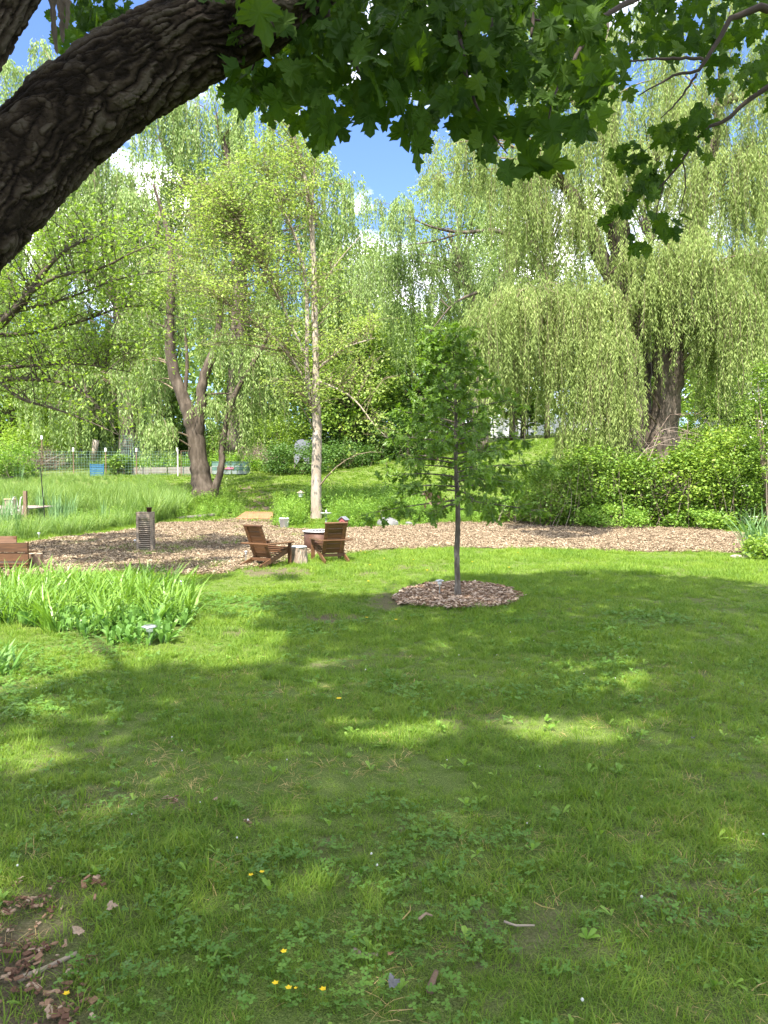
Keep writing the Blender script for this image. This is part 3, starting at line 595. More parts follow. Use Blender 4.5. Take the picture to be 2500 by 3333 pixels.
def broad_tree(name, label, stems, blobs, bark, leafm, leafL, leafW, per, nb, droop=.3, csize=.35, twigr=.012, group=None, twigmat=None, flat=.5, twn=5):
    """blobs: (px,py,D,rx px,ry px,depth m, branches)"""
    base = W(stems[0][0][0], stems[0][0][1], stems[0][0][2]); t = thing(name, label, 'tree', base, group=group)
    t0 = thing.__class__; L = []
    inv = -np.array(base)
    sub = bpy.data.objects
    Ls = stem_tubes(t, stems, bark); tw = MB(); V = []; F = []; R = []; nv = 0
    for (px, py, D, rx, ry, rd, n) in blobs:
        c = W(px, py, D); s = D / FP
        for q in blobpts(c, np.array([rx * s, rd, ry * s]), int(n * nb), .3):
            a = near(Ls, q); r0 = min(a[3] * .5, twigr * (1.5 + np.linalg.norm(q - a[:3]) * .5)); l = np.linalg.norm(q - a[:3])
            pl = pline(a[:3], q, np.array([0, 0, .18 * l]) + rng.normal(size=3) * .08 * l, 7); tw.tube(pl, np.linspace(r0, twigr * .35, 7), 4, False)
            for _ in range(twn):
                b = pl[rng.integers(3, 7)]; e = b + rng.normal(size=3) * np.array([1, 1, .6]) * csize * 1.6; tw.tube(pline(b, e, np.array([0, 0, .1]), 3), [twigr * .5, twigr * .4, twigr * .2], 3, False)
                m = per; cc = e + rng.normal(size=(m, 3)) * csize * np.array([.7, .7, .35])
                A = nrm(cc - e) * .7 + rdir(m) * .5; A[:, 2] -= droop; S = np.cross(A, np.array([0, 0, 1.]) * flat + rdir(m) * (1 - flat))
                v, f, r = leaves(cc, A, leafL * (.6 + .7 * rng.random(m)), leafW * (.6 + .7 * rng.random(m)), None, S); V.append(v); F.append(f + nv); R.append(r); nv += len(v)
    tw.build('twigs', twigmat or bark, t)['kind'] = 'stuff'
    o = link('crown', npmesh('crown', np.vstack(V), [np.vstack(F)], False, np.concatenate(R)), leafm, t)
    for ch in t.children: ch.location = tuple(inv)
    return t
def strands(c, r, n, Lm, leafL, leafW, sp, acc, tw, side=.35, sway=.10):
    P0 = blobpts(c, r, n, .75, True); P0[:, 2] += rng.normal(size=n) * .22
    Ls = Lm * (.45 + .75 * rng.random(n)); out = nrm((P0 - c) * np.array([1, 1, 0]) + 1e-6)
    k = int(Lm * 1.2 / sp); t = (np.arange(k)[None] + rng.random((n, k))) * sp; ok = t < Ls[:, None]
    ph = rng.random((n, 1)) * 6; s = t / Ls[:, None]
    x = out[:, None, :] * (side * (1 - np.exp(-t * 2.2)))[..., None]
    amp = sway * s[..., None]; x = x + amp * np.stack([np.sin(t * 1.7 + ph), np.cos(t * 1.3 + ph * 2), 0 * t], -1)
    P = P0[:, None] + x - np.stack([0 * t, 0 * t, t - .25 * np.sin(np.clip(t * 2, 0, PI))], -1)
    if tw is not None:
        for i in range(0, n, 3):
            m = int(max(2, ok[i].sum())); q = P[i, :m][::max(1, m // 5)]
            if len(q) > 1: tw.tube(q, .006, 3, False)
    P = P[ok]; m = len(P); A = rdir(m) * np.array([1, 1, .3]) * .55; A[:, 2] -= .75
    v, f, rr = leaves(P + rng.normal(size=(m, 3)) * .03, A, leafL * (.6 + .7 * rng.random(m)), leafW * (.7 + .6 * rng.random(m)))
    acc.append((v, f, rr))
def willow_tree(name, label, stems, blobs, bark, leafm, leafL, leafW, sp, group=None, links=True, dens=1., cat='tree'):
    """blobs: (px,py,D,rx,ry,depth m,strands,length m)"""
    base = W(stems[0][0][0], stems[0][0][1], stems[0][0][2]); t = thing(name, label, cat, base, group=group)
    Ls = stem_tubes(t, stems, bark, k=16, rough=.05); acc = []; tw = MB()
    for (px, py, D, rx, ry, rd, n, Lm) in blobs:
        c = W(px, py, D); s = D / FP; r = np.array([rx * s, rd, ry * s])
        # each blob is a cascade broken up into drooping sub-sprays
        sub = max(3, int(n * dens / 30)); cs = blobpts(c, r, sub, .4, True)
        for q in cs:
            if links and rng.random() < .7:
                a = near(Ls, q); l = np.linalg.norm(q - a[:3]); tw.tube(pline(a[:3], q, np.array([0, 0, .22 * l]) + rng.normal(size=3) * .06 * l, 7), np.linspace(min(.05, a[3] * .4), .01, 7), 5, False)
            sc = .5 + .6 * rng.random(); strands(q, np.array([.5, .5, .4]) * sc * (D / 30) ** .5, int(30), Lm * (.25 + 1.15 * rng.random()), leafL, leafW, sp, acc, tw)
    tw.build('twigs', M['twig'] if links != 2 else bark, t)['kind'] = 'stuff'
    n = 0; V = []; F = []; R = []
    for v, f, r in acc: V.append(v); F.append(f + n); R.append(r); n += len(v)
    link('crown', npmesh('crown', np.vstack(V), [np.vstack(F)], False, np.concatenate(R)), leafm, t)
    for ch in t.children: ch.location = tuple(-np.array(base))
    return t
# --- the great willow at the right
gw = willow_tree('weeping_willow', 'huge weeping willow with two gnarled trunks on the right behind the shrubs',
    [[(2085, 1640, 30, 1.3), (2078, 1540, 30, .95), (2065, 1420, 30, .82), (2050, 1330, 30, .78), (2060, 1200, 30, .68), (2075, 1050, 30, .55), (2040, 900, 30, .5), (2010, 750, 30.3, .42), (1990, 560, 30.5, .36), (1985, 400, 30.5, .3), (1975, 200, 30.5, .2), (1960, -60, 30.5, .1)],
     [(2150, 1640, 29.4, 1.0), (2150, 1500, 29.4, .68), (2165, 1360, 29.2, .52), (2180, 1260, 29, .50), (2172, 1160, 29, .62), (2175, 1060, 29, .50), (2190, 960, 29, .36), (2230, 850, 29.5, .3), (2260, 700, 30, .26), (2330, 480, 30, .2), (2350, 200, 30, .1)],
     [(2020, 960, 30, .34), (1930, 780, 30, .30), (1870, 640, 29.5, .26), (1820, 580, 29.5, .18), (1760, 500, 29.5, .1)],
     [(2075, 1080, 30, .3), (1960, 1000, 29.5, .2), (1850, 960, 29, .15), (1700, 960, 28, .08)],
     [(2190, 980, 29, .3), (2300, 900, 29, .25), (2420, 860, 29, .2), (2520, 870, 29, .12)],
     [(2010, 700, 30, .28), (2120, 520, 30, .2), (2300, 350, 30, .15), (2480, 300, 30, .08)],
     [(1985, 480, 30.5, .2), (1850, 300, 30, .12), (1700, 220, 30, .07)]],
    [(2000, 1340, 27.0, 40, 40, .5, 90, 2.8), (1860, 1420, 27.4, 30, 20, .6, 30, 2.2), (1940, 1270, 27.0, 50, 40, .6, 90, 3.4), (1680, 1010, 27.5, 120, 55, 1.6, 300, 3.6), (1790, 1010, 28, 110, 80, 1.5, 260, 4.0), (1900, 1010, 28, 90, 130, 1.3, 260, 3.8), (1560, 1060, 27, 70, 30, 1., 100, 2.6),
     (1980, 1180, 27.3, 70, 70, 1.0, 200, 3.0), (1850, 1220, 28.6, 160, 40, 1.5, 170, 1.9), (1740, 560, 29, 110, 90, 2, 280, 3.2), (1830, 760, 29, 110, 80, 1.8, 240, 3.0), (1620, 620, 30, 90, 60, 2, 90, 2.4), (1480, 520, 30, 80, 70, 1.5, 90, 1.6), (1420, 610, 30.5, 70, 40, 1.5, 60, 1.6),
     (1900, 430, 29, 120, 120, 2, 240, 3.), (2060, 600, 28, 90, 90, 1.2, 150, 2.6), (2130, 860, 27.8, 90, 70, 1.3, 190, 2.4), (2080, 960, 27.4, 70, 40, 1., 90, 1.6), (2260, 880, 27.5, 110, 110, 1.6, 340, 3.2), (2360, 1010, 27.2, 110, 90, 1.6, 300, 3.0), (2300, 1050, 28, 60, 60, 1.2, 140, 3.0),
     (2460, 900, 27.5, 100, 110, 1.8, 330, 3.4), (2500, 1090, 27.3, 90, 70, 1.6, 160, 2.2), (2330, 640, 28.5, 140, 110, 2, 320, 3.), (2500, 560, 28.5, 100, 140, 2, 260, 3.), (2200, 420, 29, 120, 100, 2, 200, 2.6), (2420, 300, 29, 140, 120, 2, 240, 2.8), (2100, 200, 29, 160, 110, 2, 230, 2.6), (1850, 200, 29.5, 150, 90, 2, 190, 2.4), (2360, 60, 29, 180, 90, 2, 200, 2.6), (1650, 330, 30, 110, 90, 2, 130, 2.), (1620, 150, 30, 140, 80, 2, 120, 2.2), (1560, 420, 30, 60, 40, 1.5, 60, 1.8)],
    M['bark_willow'], M['willow'], .16, .029, .038, dens=1.2)
print('tris willow', sum(len(c.data.polygons) for c in gw.children))
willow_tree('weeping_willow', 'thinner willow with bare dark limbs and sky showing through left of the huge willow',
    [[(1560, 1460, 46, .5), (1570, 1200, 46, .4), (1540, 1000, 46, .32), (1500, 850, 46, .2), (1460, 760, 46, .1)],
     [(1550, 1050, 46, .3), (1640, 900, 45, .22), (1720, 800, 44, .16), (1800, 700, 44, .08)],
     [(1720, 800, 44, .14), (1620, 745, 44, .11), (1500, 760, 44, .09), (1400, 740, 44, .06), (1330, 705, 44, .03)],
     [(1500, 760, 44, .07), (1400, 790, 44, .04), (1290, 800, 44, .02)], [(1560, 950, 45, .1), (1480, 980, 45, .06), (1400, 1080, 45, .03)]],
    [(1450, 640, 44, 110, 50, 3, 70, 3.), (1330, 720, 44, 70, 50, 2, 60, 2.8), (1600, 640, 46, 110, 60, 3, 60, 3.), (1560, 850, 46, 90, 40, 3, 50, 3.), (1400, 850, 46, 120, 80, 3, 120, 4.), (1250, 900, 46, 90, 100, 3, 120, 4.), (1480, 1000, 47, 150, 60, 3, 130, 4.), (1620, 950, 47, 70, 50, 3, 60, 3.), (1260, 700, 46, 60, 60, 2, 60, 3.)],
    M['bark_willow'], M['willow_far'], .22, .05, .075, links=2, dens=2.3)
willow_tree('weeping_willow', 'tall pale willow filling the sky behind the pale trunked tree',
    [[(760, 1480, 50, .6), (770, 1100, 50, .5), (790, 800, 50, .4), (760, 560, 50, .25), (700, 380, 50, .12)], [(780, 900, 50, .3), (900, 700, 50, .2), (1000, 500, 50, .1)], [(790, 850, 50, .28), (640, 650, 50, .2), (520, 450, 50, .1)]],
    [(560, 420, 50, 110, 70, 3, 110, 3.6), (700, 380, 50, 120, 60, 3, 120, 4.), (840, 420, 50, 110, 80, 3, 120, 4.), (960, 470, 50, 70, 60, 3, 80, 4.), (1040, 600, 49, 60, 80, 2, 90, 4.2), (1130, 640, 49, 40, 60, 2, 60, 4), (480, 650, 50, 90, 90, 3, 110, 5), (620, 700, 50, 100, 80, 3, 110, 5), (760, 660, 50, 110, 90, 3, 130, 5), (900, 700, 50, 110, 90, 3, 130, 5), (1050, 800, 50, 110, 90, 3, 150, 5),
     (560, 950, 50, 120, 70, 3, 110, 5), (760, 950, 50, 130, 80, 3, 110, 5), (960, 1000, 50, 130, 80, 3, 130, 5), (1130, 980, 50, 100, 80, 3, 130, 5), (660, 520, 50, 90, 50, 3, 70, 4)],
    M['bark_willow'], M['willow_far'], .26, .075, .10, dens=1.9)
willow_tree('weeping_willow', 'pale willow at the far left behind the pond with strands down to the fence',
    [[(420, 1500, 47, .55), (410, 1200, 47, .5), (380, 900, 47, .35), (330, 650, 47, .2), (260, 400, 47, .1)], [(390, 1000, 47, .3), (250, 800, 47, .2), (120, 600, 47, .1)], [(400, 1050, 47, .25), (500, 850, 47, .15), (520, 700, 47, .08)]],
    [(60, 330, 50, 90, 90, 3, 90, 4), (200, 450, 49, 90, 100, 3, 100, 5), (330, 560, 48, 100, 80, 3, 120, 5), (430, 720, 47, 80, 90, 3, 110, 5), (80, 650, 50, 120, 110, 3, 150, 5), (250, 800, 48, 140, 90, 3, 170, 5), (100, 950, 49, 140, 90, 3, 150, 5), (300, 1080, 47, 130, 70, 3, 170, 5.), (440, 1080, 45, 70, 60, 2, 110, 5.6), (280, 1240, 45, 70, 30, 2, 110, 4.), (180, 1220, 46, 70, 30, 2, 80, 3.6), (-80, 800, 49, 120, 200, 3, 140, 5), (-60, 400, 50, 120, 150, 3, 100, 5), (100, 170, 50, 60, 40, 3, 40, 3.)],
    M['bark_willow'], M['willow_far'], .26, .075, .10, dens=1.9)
# --- forked willow in the middle left
willow_tree('weeping_willow', 'dark forked willow with side shoot standing behind the chips left of the pale trunk',
    [[(672, 1655, 34, 0.636), (662, 1600, 34, 0.499), (650, 1520, 34, 0.404), (640, 1440, 34, 0.378), (632, 1390, 34, 0.361), (600, 1300, 34, 0.267), (565, 1220, 34, 0.241), (550, 1130, 34, 0.215), (552, 1000, 34, 0.189), (562, 900, 34, 0.163), (548, 760, 34, 0.103), (500, 600, 34, 0.052)],
     [(642, 1440, 34, 0.292), (652, 1330, 33.9, 0.232), (655, 1240, 33.9, 0.215), (690, 1170, 33.9, 0.198), (712, 1080, 34, 0.163), (722, 950, 34, 0.120), (770, 830, 34, 0.086), (800, 700, 34, 0.043)],
     [(692, 1630, 34, 0.258), (702, 1580, 33.9, 0.163), (722, 1530, 33.8, 0.146), (722, 1460, 33.8, 0.146), (735, 1380, 33.8, 0.129), (760, 1290, 33.8, 0.120), (800, 1220, 33.8, 0.112), (850, 1140, 33.8, 0.077), (880, 1080, 33.8, 0.043)],
     [(600, 1290, 34, 0.103), (612, 1180, 34.2, 0.077), (600, 1060, 34.2, 0.052), (610, 930, 34.2, 0.034)],
     [(662, 1285, 34, 0.060), (720, 1280, 34, 0.043), (760, 1282, 34, 0.017)],
     [(575, 1080, 34, 0.060), (500, 1050, 34, 0.034), (470, 1030, 34, 0.017)]],
    [(480, 980, 34.5, 60, 80, 1.4, 100, 3.2), (560, 850, 36, 90, 60, 1.8, 100, 3.), (620, 1020, 37, 90, 60, 1.5, 80, 2.4), (780, 1150, 33.8, 80, 60, 1.5, 110, 2.8), (860, 1200, 34, 60, 60, 1.4, 90, 2.8), (470, 1200, 34.6, 60, 50, 1.2, 90, 2.8), (540, 1260, 36.5, 90, 40, 1.2, 90, 2.6), (520, 1420, 33, 40, 20, .7, 60, 1.6), (700, 1330, 33.6, 40, 40, 1.2, 40, 1.6), (700, 900, 34, 80, 60, 1.6, 70, 3.), (830, 1330, 34, 60, 40, 1.2, 60, 2.)],
    M['bark_grey'], M['willow_far'], .18, .05, .07, dens=1.3)
# --- pale trunked young maple with lime leaves
broad_tree('pale_trunk_tree', 'slender tree with mottled pale trunk and lime yellow leaves behind the fire pit',
    [[(1030, 1712, 28.6, .24), (1029, 1660, 28.6, .20), (1030, 1500, 28.6, .185), (1032, 1380, 28.6, .18), (1028, 1290, 28.6, .15), (1030, 1230, 28.6, .13), (1026, 1050, 28.6, .11), (1022, 850, 28.6, .10), (1012, 700, 28.6, .085), (990, 560, 28.6, .065), (950, 430, 28.6, .045), (915, 330, 28.6, .02)],
     [(1022, 1340, 28.5, .12), (1008, 1270, 28.5, .10), (995, 1190, 28.5, .085), (1002, 1050, 28.5, .075), (996, 900, 28.5, .065), (960, 760, 28.5, .05), (900, 640, 28.5, .03), (860, 540, 28.5, .015)],
     [(1022, 850, 28.6, .06), (1018, 700, 28.4, .045), (1020, 560, 28.4, .03), (1040, 450, 28.4, .015)],
     [(1000, 1170, 28.5, .05), (900, 950, 28.3, .045), (850, 840, 28.3, .04), (790, 720, 28.2, .03), (760, 640, 28, .015)],
     [(1008, 1260, 28.5, .05), (920, 1120, 28, .035), (820, 1040, 27.6, .02), (700, 960, 27.2, .01)],
     [(1035, 1200, 28.6, .05), (1120, 1130, 28.2, .03), (1220, 1100, 28, .015)],
     [(1040, 1240, 28.6, .045), (1150, 1290, 28, .03), (1230, 1400, 27.5, .02), (1280, 1440, 27.3, .01)],
     [(1026, 960, 28.6, .04), (1100, 850, 28.4, .025), (1180, 760, 28.4, .01)]],
    [(920, 430, 28.5, 120, 90, 1.6, 46), (820, 620, 28.3, 140, 120, 1.8, 80), (1000, 620, 28.6, 90, 120, 1.6, 44), (640, 700, 27.8, 120, 140, 1.6, 60), (700, 760, 28, 120, 110, 1.6, 60), (870, 850, 28.2, 120, 100, 1.8, 60), (520, 880, 27.6, 90, 120, 1.4, 36), (720, 960, 27.6, 130, 90, 1.6, 40), (1090, 900, 28.5, 80, 110, 1.6, 22), (900, 1090, 27.8, 110, 80, 1.6, 30), (1100, 1130, 28.4, 90, 90, 1.5, 26), (980, 1260, 27.8, 110, 60, 1.2, 24), (1180, 1200, 28, 90, 80, 1.4, 24), (1220, 1380, 27.4, 60, 60, 1., 8), (1260, 1470, 27.2, 50, 30, .8, 2), (640, 1080, 27.4, 70, 60, 1.2, 12), (1200, 1020, 28.4, 60, 60, 1.3, 12)],
    M['bark_pale'], M['lime'], .11, .08, 9, .95, .35, .20, .011, flat=.75, twigmat=M['twig'])
# --- wide low tree on the left
broad_tree('spreading_tree', 'wide spreading tree with long level bare branches reaching in from the left',
    [[(-420, 1760, 15.5, .30), (-400, 1500, 15.5, .26), (-330, 1300, 15.5, .22), (-200, 1180, 15.4, .17), (-60, 1090, 15.3, .13), (60, 1010, 15.2, .085), (130, 900, 15, .055), (200, 810, 15, .03), (320, 770, 14.8, .015)],
     [(-330, 1300, 15.5, .12), (-100, 1240, 15.2, .07), (0, 1234, 15, .055), (130, 1232, 15, .045), (240, 1252, 15, .03), (330, 1330, 14.8, .018), (390, 1420, 14.6, .008)],
     [(-200, 1180, 15.4, .09), (0, 1060, 15, .06), (110, 935, 14.8, .045), (190, 892, 14.8, .035), (330, 880, 14.6, .025), (440, 812, 14.4, .012), (520, 790, 14.4, .006)],
     [(0, 1240, 15, .035), (60, 1300, 14.6, .028), (180, 1330, 14.4, .02), (300, 1375, 14.2, .012), (385, 1415, 14, .006)],
     [(-60, 1200, 15, .05), (120, 1190, 15.5, .03), (250, 1180, 15.4, .02), (420, 1210, 15.2, .008)],
     [(-60, 1090, 15.3, .05), (90, 1090, 15.8, .035), (260, 1050, 15.8, .025), (440, 980, 15.6, .015), (600, 1040, 15.4, .008)],
     [(-200, 1180, 15.4, .08), (-100, 950, 15.4, .06), (0, 780, 15.3, .04), (90, 650, 15.3, .02), (180, 560, 15.2, .01)],
     [(60, 1010, 15.2, .04), (200, 980, 15, .025), (400, 900, 14.8, .012), (560, 880, 14.8, .006)]],
    [(60, 850, 15, 110, 110, 1.2, 20), (200, 720, 15, 120, 90, 1.2, 18), (330, 830, 14.8, 120, 80, 1.2, 20), (120, 1010, 15, 140, 60, 1.2, 22), (330, 960, 15.2, 130, 60, 1.2, 20), (500, 980, 15.2, 110, 60, 1., 14), (120, 1140, 15, 160, 60, 1.2, 24), (330, 1130, 15.4, 130, 60, 1., 18), (480, 1120, 15.2, 90, 50, 1., 8), (100, 1270, 14.8, 140, 50, 1., 14), (330, 1300, 14.6, 100, 50, .8, 8), (-60, 1000, 15.3, 100, 250, 1.4, 30), (430, 760, 14.8, 80, 60, 1., 8)],
    M['bark_grey'], M['spring'], .085, .055, 9, 1.2, .15, .19, .007, flat=.9, twigmat=M['bark_grey'])

# --- background trees and shrubs
def bush(name, label, px, pyb, pyt, D, wpx, n, leafm, L=.12, w=.07, cat='shrub', group=None, depth=None, flowers=None, stems=8, boxy=False):
    s = D / FP; b = W(px, pyb, D); b[2] = float(H(b[0], b[1])); top = W(px, pyt, D)[2]; h = max(.4, top - b[2]); r = wpx / 2 * s; dp = depth or r
    t = thing(name, label, cat, b, group=group); mb = MB(); V = []; F = []; R = []; nv = 0
    for i in range(stems):
        e = np.array([rng.normal() * r * .5, rng.normal() * dp * .4, h * (.5 + .35 * rng.random())]); mb.tube(pline(np.array([e[0] * .2, e[1] * .2, -.05]), e, np.array([0, 0, .1 * h]), 5), np.linspace(.02 + .006 * h, .006, 5), 5, False)
    mb.build('stems', M['twig'], t)['kind'] = 'stuff'
    nc = max(6, n // 45); v = rdir(nc)
    if boxy: v = np.sign(v) * np.abs(v) ** .5; v /= np.abs(v).max(1, keepdims=True) ** .5
    v[:, 2] = v[:, 2] * .5
    rad = (.35 + .65 * rng.random(nc)) ** .5
    C = v * rad[:, None] * np.array([r, dp, h]) + np.array([0, 0, h * .5]); m = 45
    sz = (.16 + .13 * rng.random(nc)) * max(.5, min(r, h) / 1.2) 
    cc = (C[:, None] + rng.normal(size=(nc, m, 3)) * sz[:, None, None] * np.array([1, 1, .6])).reshape(-1, 3); cc = cc[(cc[:, 2] > .03)]
    if not boxy and h > .9:                                          # stray shoots reaching out of the mass
        sh = MB(); E = []
        for k in range(int(10 + 8 * r)):
            a = C[rng.integers(nc)]; e = a + np.array([rng.normal() * .25, rng.normal() * .2 - .1, .35 + .35 * rng.random()]) * min(1.4, h / 1.6); q = pline(a, e, rng.normal(size=3) * .06, 6); sh.tube(q, np.linspace(.007, .002, 6), 3, False)
            for j in range(14): E.append(q[0] + (q[-1] - q[0]) * (.3 + .75 * rng.random()) + rng.normal(size=3) * .045)
        for k in range(8):
            a = np.array([rng.uniform(-r, r) * .8, -dp * .75 + rng.normal() * .1, .05]); e = a + np.array([rng.normal() * .3, -.15, h * (.35 + .4 * rng.random())]); sh.tube(pline(a, e, rng.normal(size=3) * .1, 6), np.linspace(.009, .003, 6), 3, False)
        sh.build('shoots', M['brush'], t)['kind'] = 'stuff'; cc = np.vstack([cc, np.array(E)])
    m = len(cc); A = rdir(m); A[:, 2] = A[:, 2] * .5 + .1; S = np.cross(A, np.array([0, 0, 1.]) * .6 + rdir(m) * .5)
    v, f, rr = leaves(cc, A, L * (.6 + .7 * rng.random(m)), w * (.6 + .7 * rng.random(m)), None, S)
    link('foliage', npmesh('foliage', v, [f], False, rr), leafm, t)
    if flowers:
        fb = MB(); k = rng.choice(len(cc), flowers, replace=False)
        for p in cc[k]:
            p = p + np.array([0, -.1, .05])
            q = p + rng.normal(size=(14, 3)) * np.array([.06, .05, .012]); vv, ff, r2 = leaves(q, rdir(14) * np.array([1, 1, .2]), .035, .035); fb.add(vv, ff, r2)
        fb.build('blossom', M['white_petal'], t)['kind'] = 'stuff'
    return t
def round_tree(label, px, pyb, pyt, D, wpx, n, leafm, L=.3, w=.2, group=None, name='woodland_tree', bark='bark_grey', lo=.25, trunk=.18):
    s = D / FP; b = W(px, pyb, D); b[2] = float(H(b[0], b[1])); top = W(px, pyt, D)[2]; h = top - b[2]; r = wpx / 2 * s
    t = thing(name, label, 'tree', b, group=group); mb = MB(); T = smoothline(np.array([[0, 0, -.2], [.1, 0, h * .3], [-.1 * r, 0, h * .6], [.1 * r, 0, h * .92]]), 12); mb.tube(T, np.linspace(trunk, .03, 12), 8)
    mb.build('trunk', M[bark], t, True); tw = MB(); V = []; nc = max(8, n // 60)
    v = rdir(nc); rad = (.25 + .75 * rng.random(nc)) ** .5; C = v * rad[:, None] * np.array([r, r * .8, h * (1 - lo) / 2]) + np.array([0, 0, h * (lo + (1 - lo) / 2)])
    for c in C[:60]:
        a = T[min(11, int(11 * max(.1, min(.95, c[2] / h * .8))))]; tw.tube(pline(a, c, np.array([0, 0, .1 * h * .2]), 5), np.linspace(trunk * .3, .01, 5), 4, False)
    tw.build('twigs', M[bark], t)['kind'] = 'stuff'; m = 60; sz = (.35 + .3 * rng.random(nc)) * max(.6, r / 4)
    cc = (C[:, None] + rng.normal(size=(nc, m, 3)) * sz[:, None, None] * np.array([1, 1, .6])).reshape(-1, 3); cc = cc[cc[:, 2] > .1]; m = len(cc)
    A = rdir(m); A[:, 2] = A[:, 2] * .6 - .2; S = np.cross(A, np.array([0, 0, 1.]) * .5 + rdir(m) * .6)
    v, f, rr = leaves(cc, A, L * (.6 + .7 * rng.random(m)), w * (.6 + .7 * rng.random(m)), None, S); link('crown', npmesh('crown', v, [f], False, rr), leafm, t); return t
gT = 'trees behind the bank'
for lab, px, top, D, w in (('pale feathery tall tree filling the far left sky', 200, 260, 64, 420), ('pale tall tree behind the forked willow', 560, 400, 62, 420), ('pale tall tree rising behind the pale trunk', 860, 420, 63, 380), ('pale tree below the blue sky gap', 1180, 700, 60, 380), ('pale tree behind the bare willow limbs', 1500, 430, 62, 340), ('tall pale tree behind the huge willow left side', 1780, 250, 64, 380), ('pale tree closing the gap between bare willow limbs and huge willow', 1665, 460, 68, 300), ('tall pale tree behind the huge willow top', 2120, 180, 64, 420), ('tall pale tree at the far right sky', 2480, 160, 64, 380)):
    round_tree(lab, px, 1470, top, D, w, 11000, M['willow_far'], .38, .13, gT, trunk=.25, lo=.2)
for a in (('rounded green tree above the brush pile at far left', 40, 1500, 1080, 58, 330, 9000, 'spring'), ('bushy tree behind the left pond fence', 260, 1500, 1060, 60, 330, 9000, 'shrub'), ('dark bushy tree behind the wire trellis', 470, 1500, 1120, 60, 280, 7000, 'wood_leaf'),
          ('bright green tree seen between the fork and the pale trunk', 850, 1480, 1010, 56, 330, 12000, 'spring'), ('small tree with a dark leaning trunk behind the hedge', 1150, 1480, 1020, 50, 330, 11000, 'bright'), ('deep green tree behind the young oak', 1370, 1470, 1020, 54, 380, 12000, 'shrub'),
          ('green tree behind the left cascade of the huge willow', 1700, 1430, 1060, 70, 320, 8000, 'wood_leaf'), ('shady green tree just right of the huge willow trunks', 2420, 1420, 1030, 42, 330, 12000, 'shrub'), ('tall green tree between the huge willow trunks', 2200, 1430, 850, 58, 420, 9000, 'wood_leaf'), ('tree of mid green leaves standing behind the great cascade near white fence', 1950, 1420, 900, 88, 420, 8000, 'wood_leaf')):
    lab, px, pyb, pyt, D, w, n, m = a
    round_tree(lab, px, pyb, pyt, D, w, n, M[m], .26 * D / 55, .17 * D / 55, gT, trunk=.22, lo=.08 if m != 'bright' else .15)
# far wood, one mass
def far_wood():
    V = []; F = []; R = []; nv = 0; nc = 1500
    a = rng.uniform(-1.0, 1.0, nc); d = rng.uniform(88, 125, nc); x = np.sin(a) * d * 1.15; y = np.cos(a) * d; top = 9 + 8 * fbm(a * 9, d * .02, 5) * 2 * .8
    z = H(x, y) + top * rng.random(nc) ** .8; m = 45; C = np.stack([x, y, z], -1)
    cc = (C[:, None] + rng.normal(size=(nc, m, 3)) * np.array([1.5, 1.5, .9])).reshape(-1, 3); m = len(cc); A = rdir(m); A[:, 2] -= .2
    v, f, rr = leaves(cc, A, .9 * (.6 + .7 * rng.random(m)), .7 * (.6 + .7 * rng.random(m))); tag(link('far_wood', npmesh('far_wood', v, [f], False, rr), M['wood_leaf']), 'distant woodland closing the view', kind='stuff')
far_wood()
gS = 'shrubs along the far side of the path'
for lab, px, pyb, pyt, D, w, n, m, L in (
        ('leafy dark green shrub under the hanging willow strands', 1790, 1712, 1495, 26.0, 200, 7000, 'shrub', .11), ('tall dark shrub at the foot of the left willow trunk', 1930, 1716, 1440, 26.4, 230, 9000, 'shrub', .12),
        ('mixed green shrub in front of the two willow trunks', 2080, 1722, 1470, 26, 220, 8000, 'shrub', .12), ('bright yellow green shrub right of the dead twigs', 2230, 1728, 1450, 25.5, 220, 8500, 'bright', .13),
        ('big bright green shrub at the right with low dark hollows', 2370, 1730, 1390, 25.5, 260, 11000, 'bright', .12), ('shrub behind the white blossom at the right edge', 2500, 1735, 1400, 25, 200, 7000, 'shrub', .11),
        ('low pale green shrub at the left end of the row', 1670, 1704, 1600, 27.5, 160, 3500, 'weed', .10), ('low leafy shrub by the chips under the bright shrub', 2280, 1735, 1660, 24.6, 220, 4000, 'weed', .10), ('low shrub on the chips edge below the dark shrub', 1990, 1724, 1650, 25, 240, 4000, 'weed', .10)):
    bush('shrub', lab, px, pyb, pyt, D, w, n, M[m], L, L * .55, group=gS)
bush('flowering_shrub', 'shrub with flat white blossom clusters at the right frame edge', 2520, 1740, 1130, 23.5, 190, 8000, M['shrub'], .10, .06, flowers=70)
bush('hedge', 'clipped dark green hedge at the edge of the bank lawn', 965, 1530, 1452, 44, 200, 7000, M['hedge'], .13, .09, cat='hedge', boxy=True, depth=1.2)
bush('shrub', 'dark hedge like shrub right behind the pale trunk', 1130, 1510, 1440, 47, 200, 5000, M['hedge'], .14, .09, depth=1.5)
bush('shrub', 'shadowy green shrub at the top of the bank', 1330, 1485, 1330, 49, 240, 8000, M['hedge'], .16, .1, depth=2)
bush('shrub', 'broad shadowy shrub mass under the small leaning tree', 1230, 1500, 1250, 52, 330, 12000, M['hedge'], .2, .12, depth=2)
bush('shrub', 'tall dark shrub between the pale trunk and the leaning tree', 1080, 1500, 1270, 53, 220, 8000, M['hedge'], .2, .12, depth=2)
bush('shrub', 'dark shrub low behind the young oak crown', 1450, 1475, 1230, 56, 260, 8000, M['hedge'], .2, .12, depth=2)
bush('shrub', 'green bush inside the garden fence next to the blue panel', 385, 1525, 1478, 43.5, 80, 2500, M['shrub'], .14, .08)
bush('shrub', 'pale green bush below the brush pile at the left edge', 40, 1545, 1450, 42, 170, 4500, M['weed'], .13, .07)
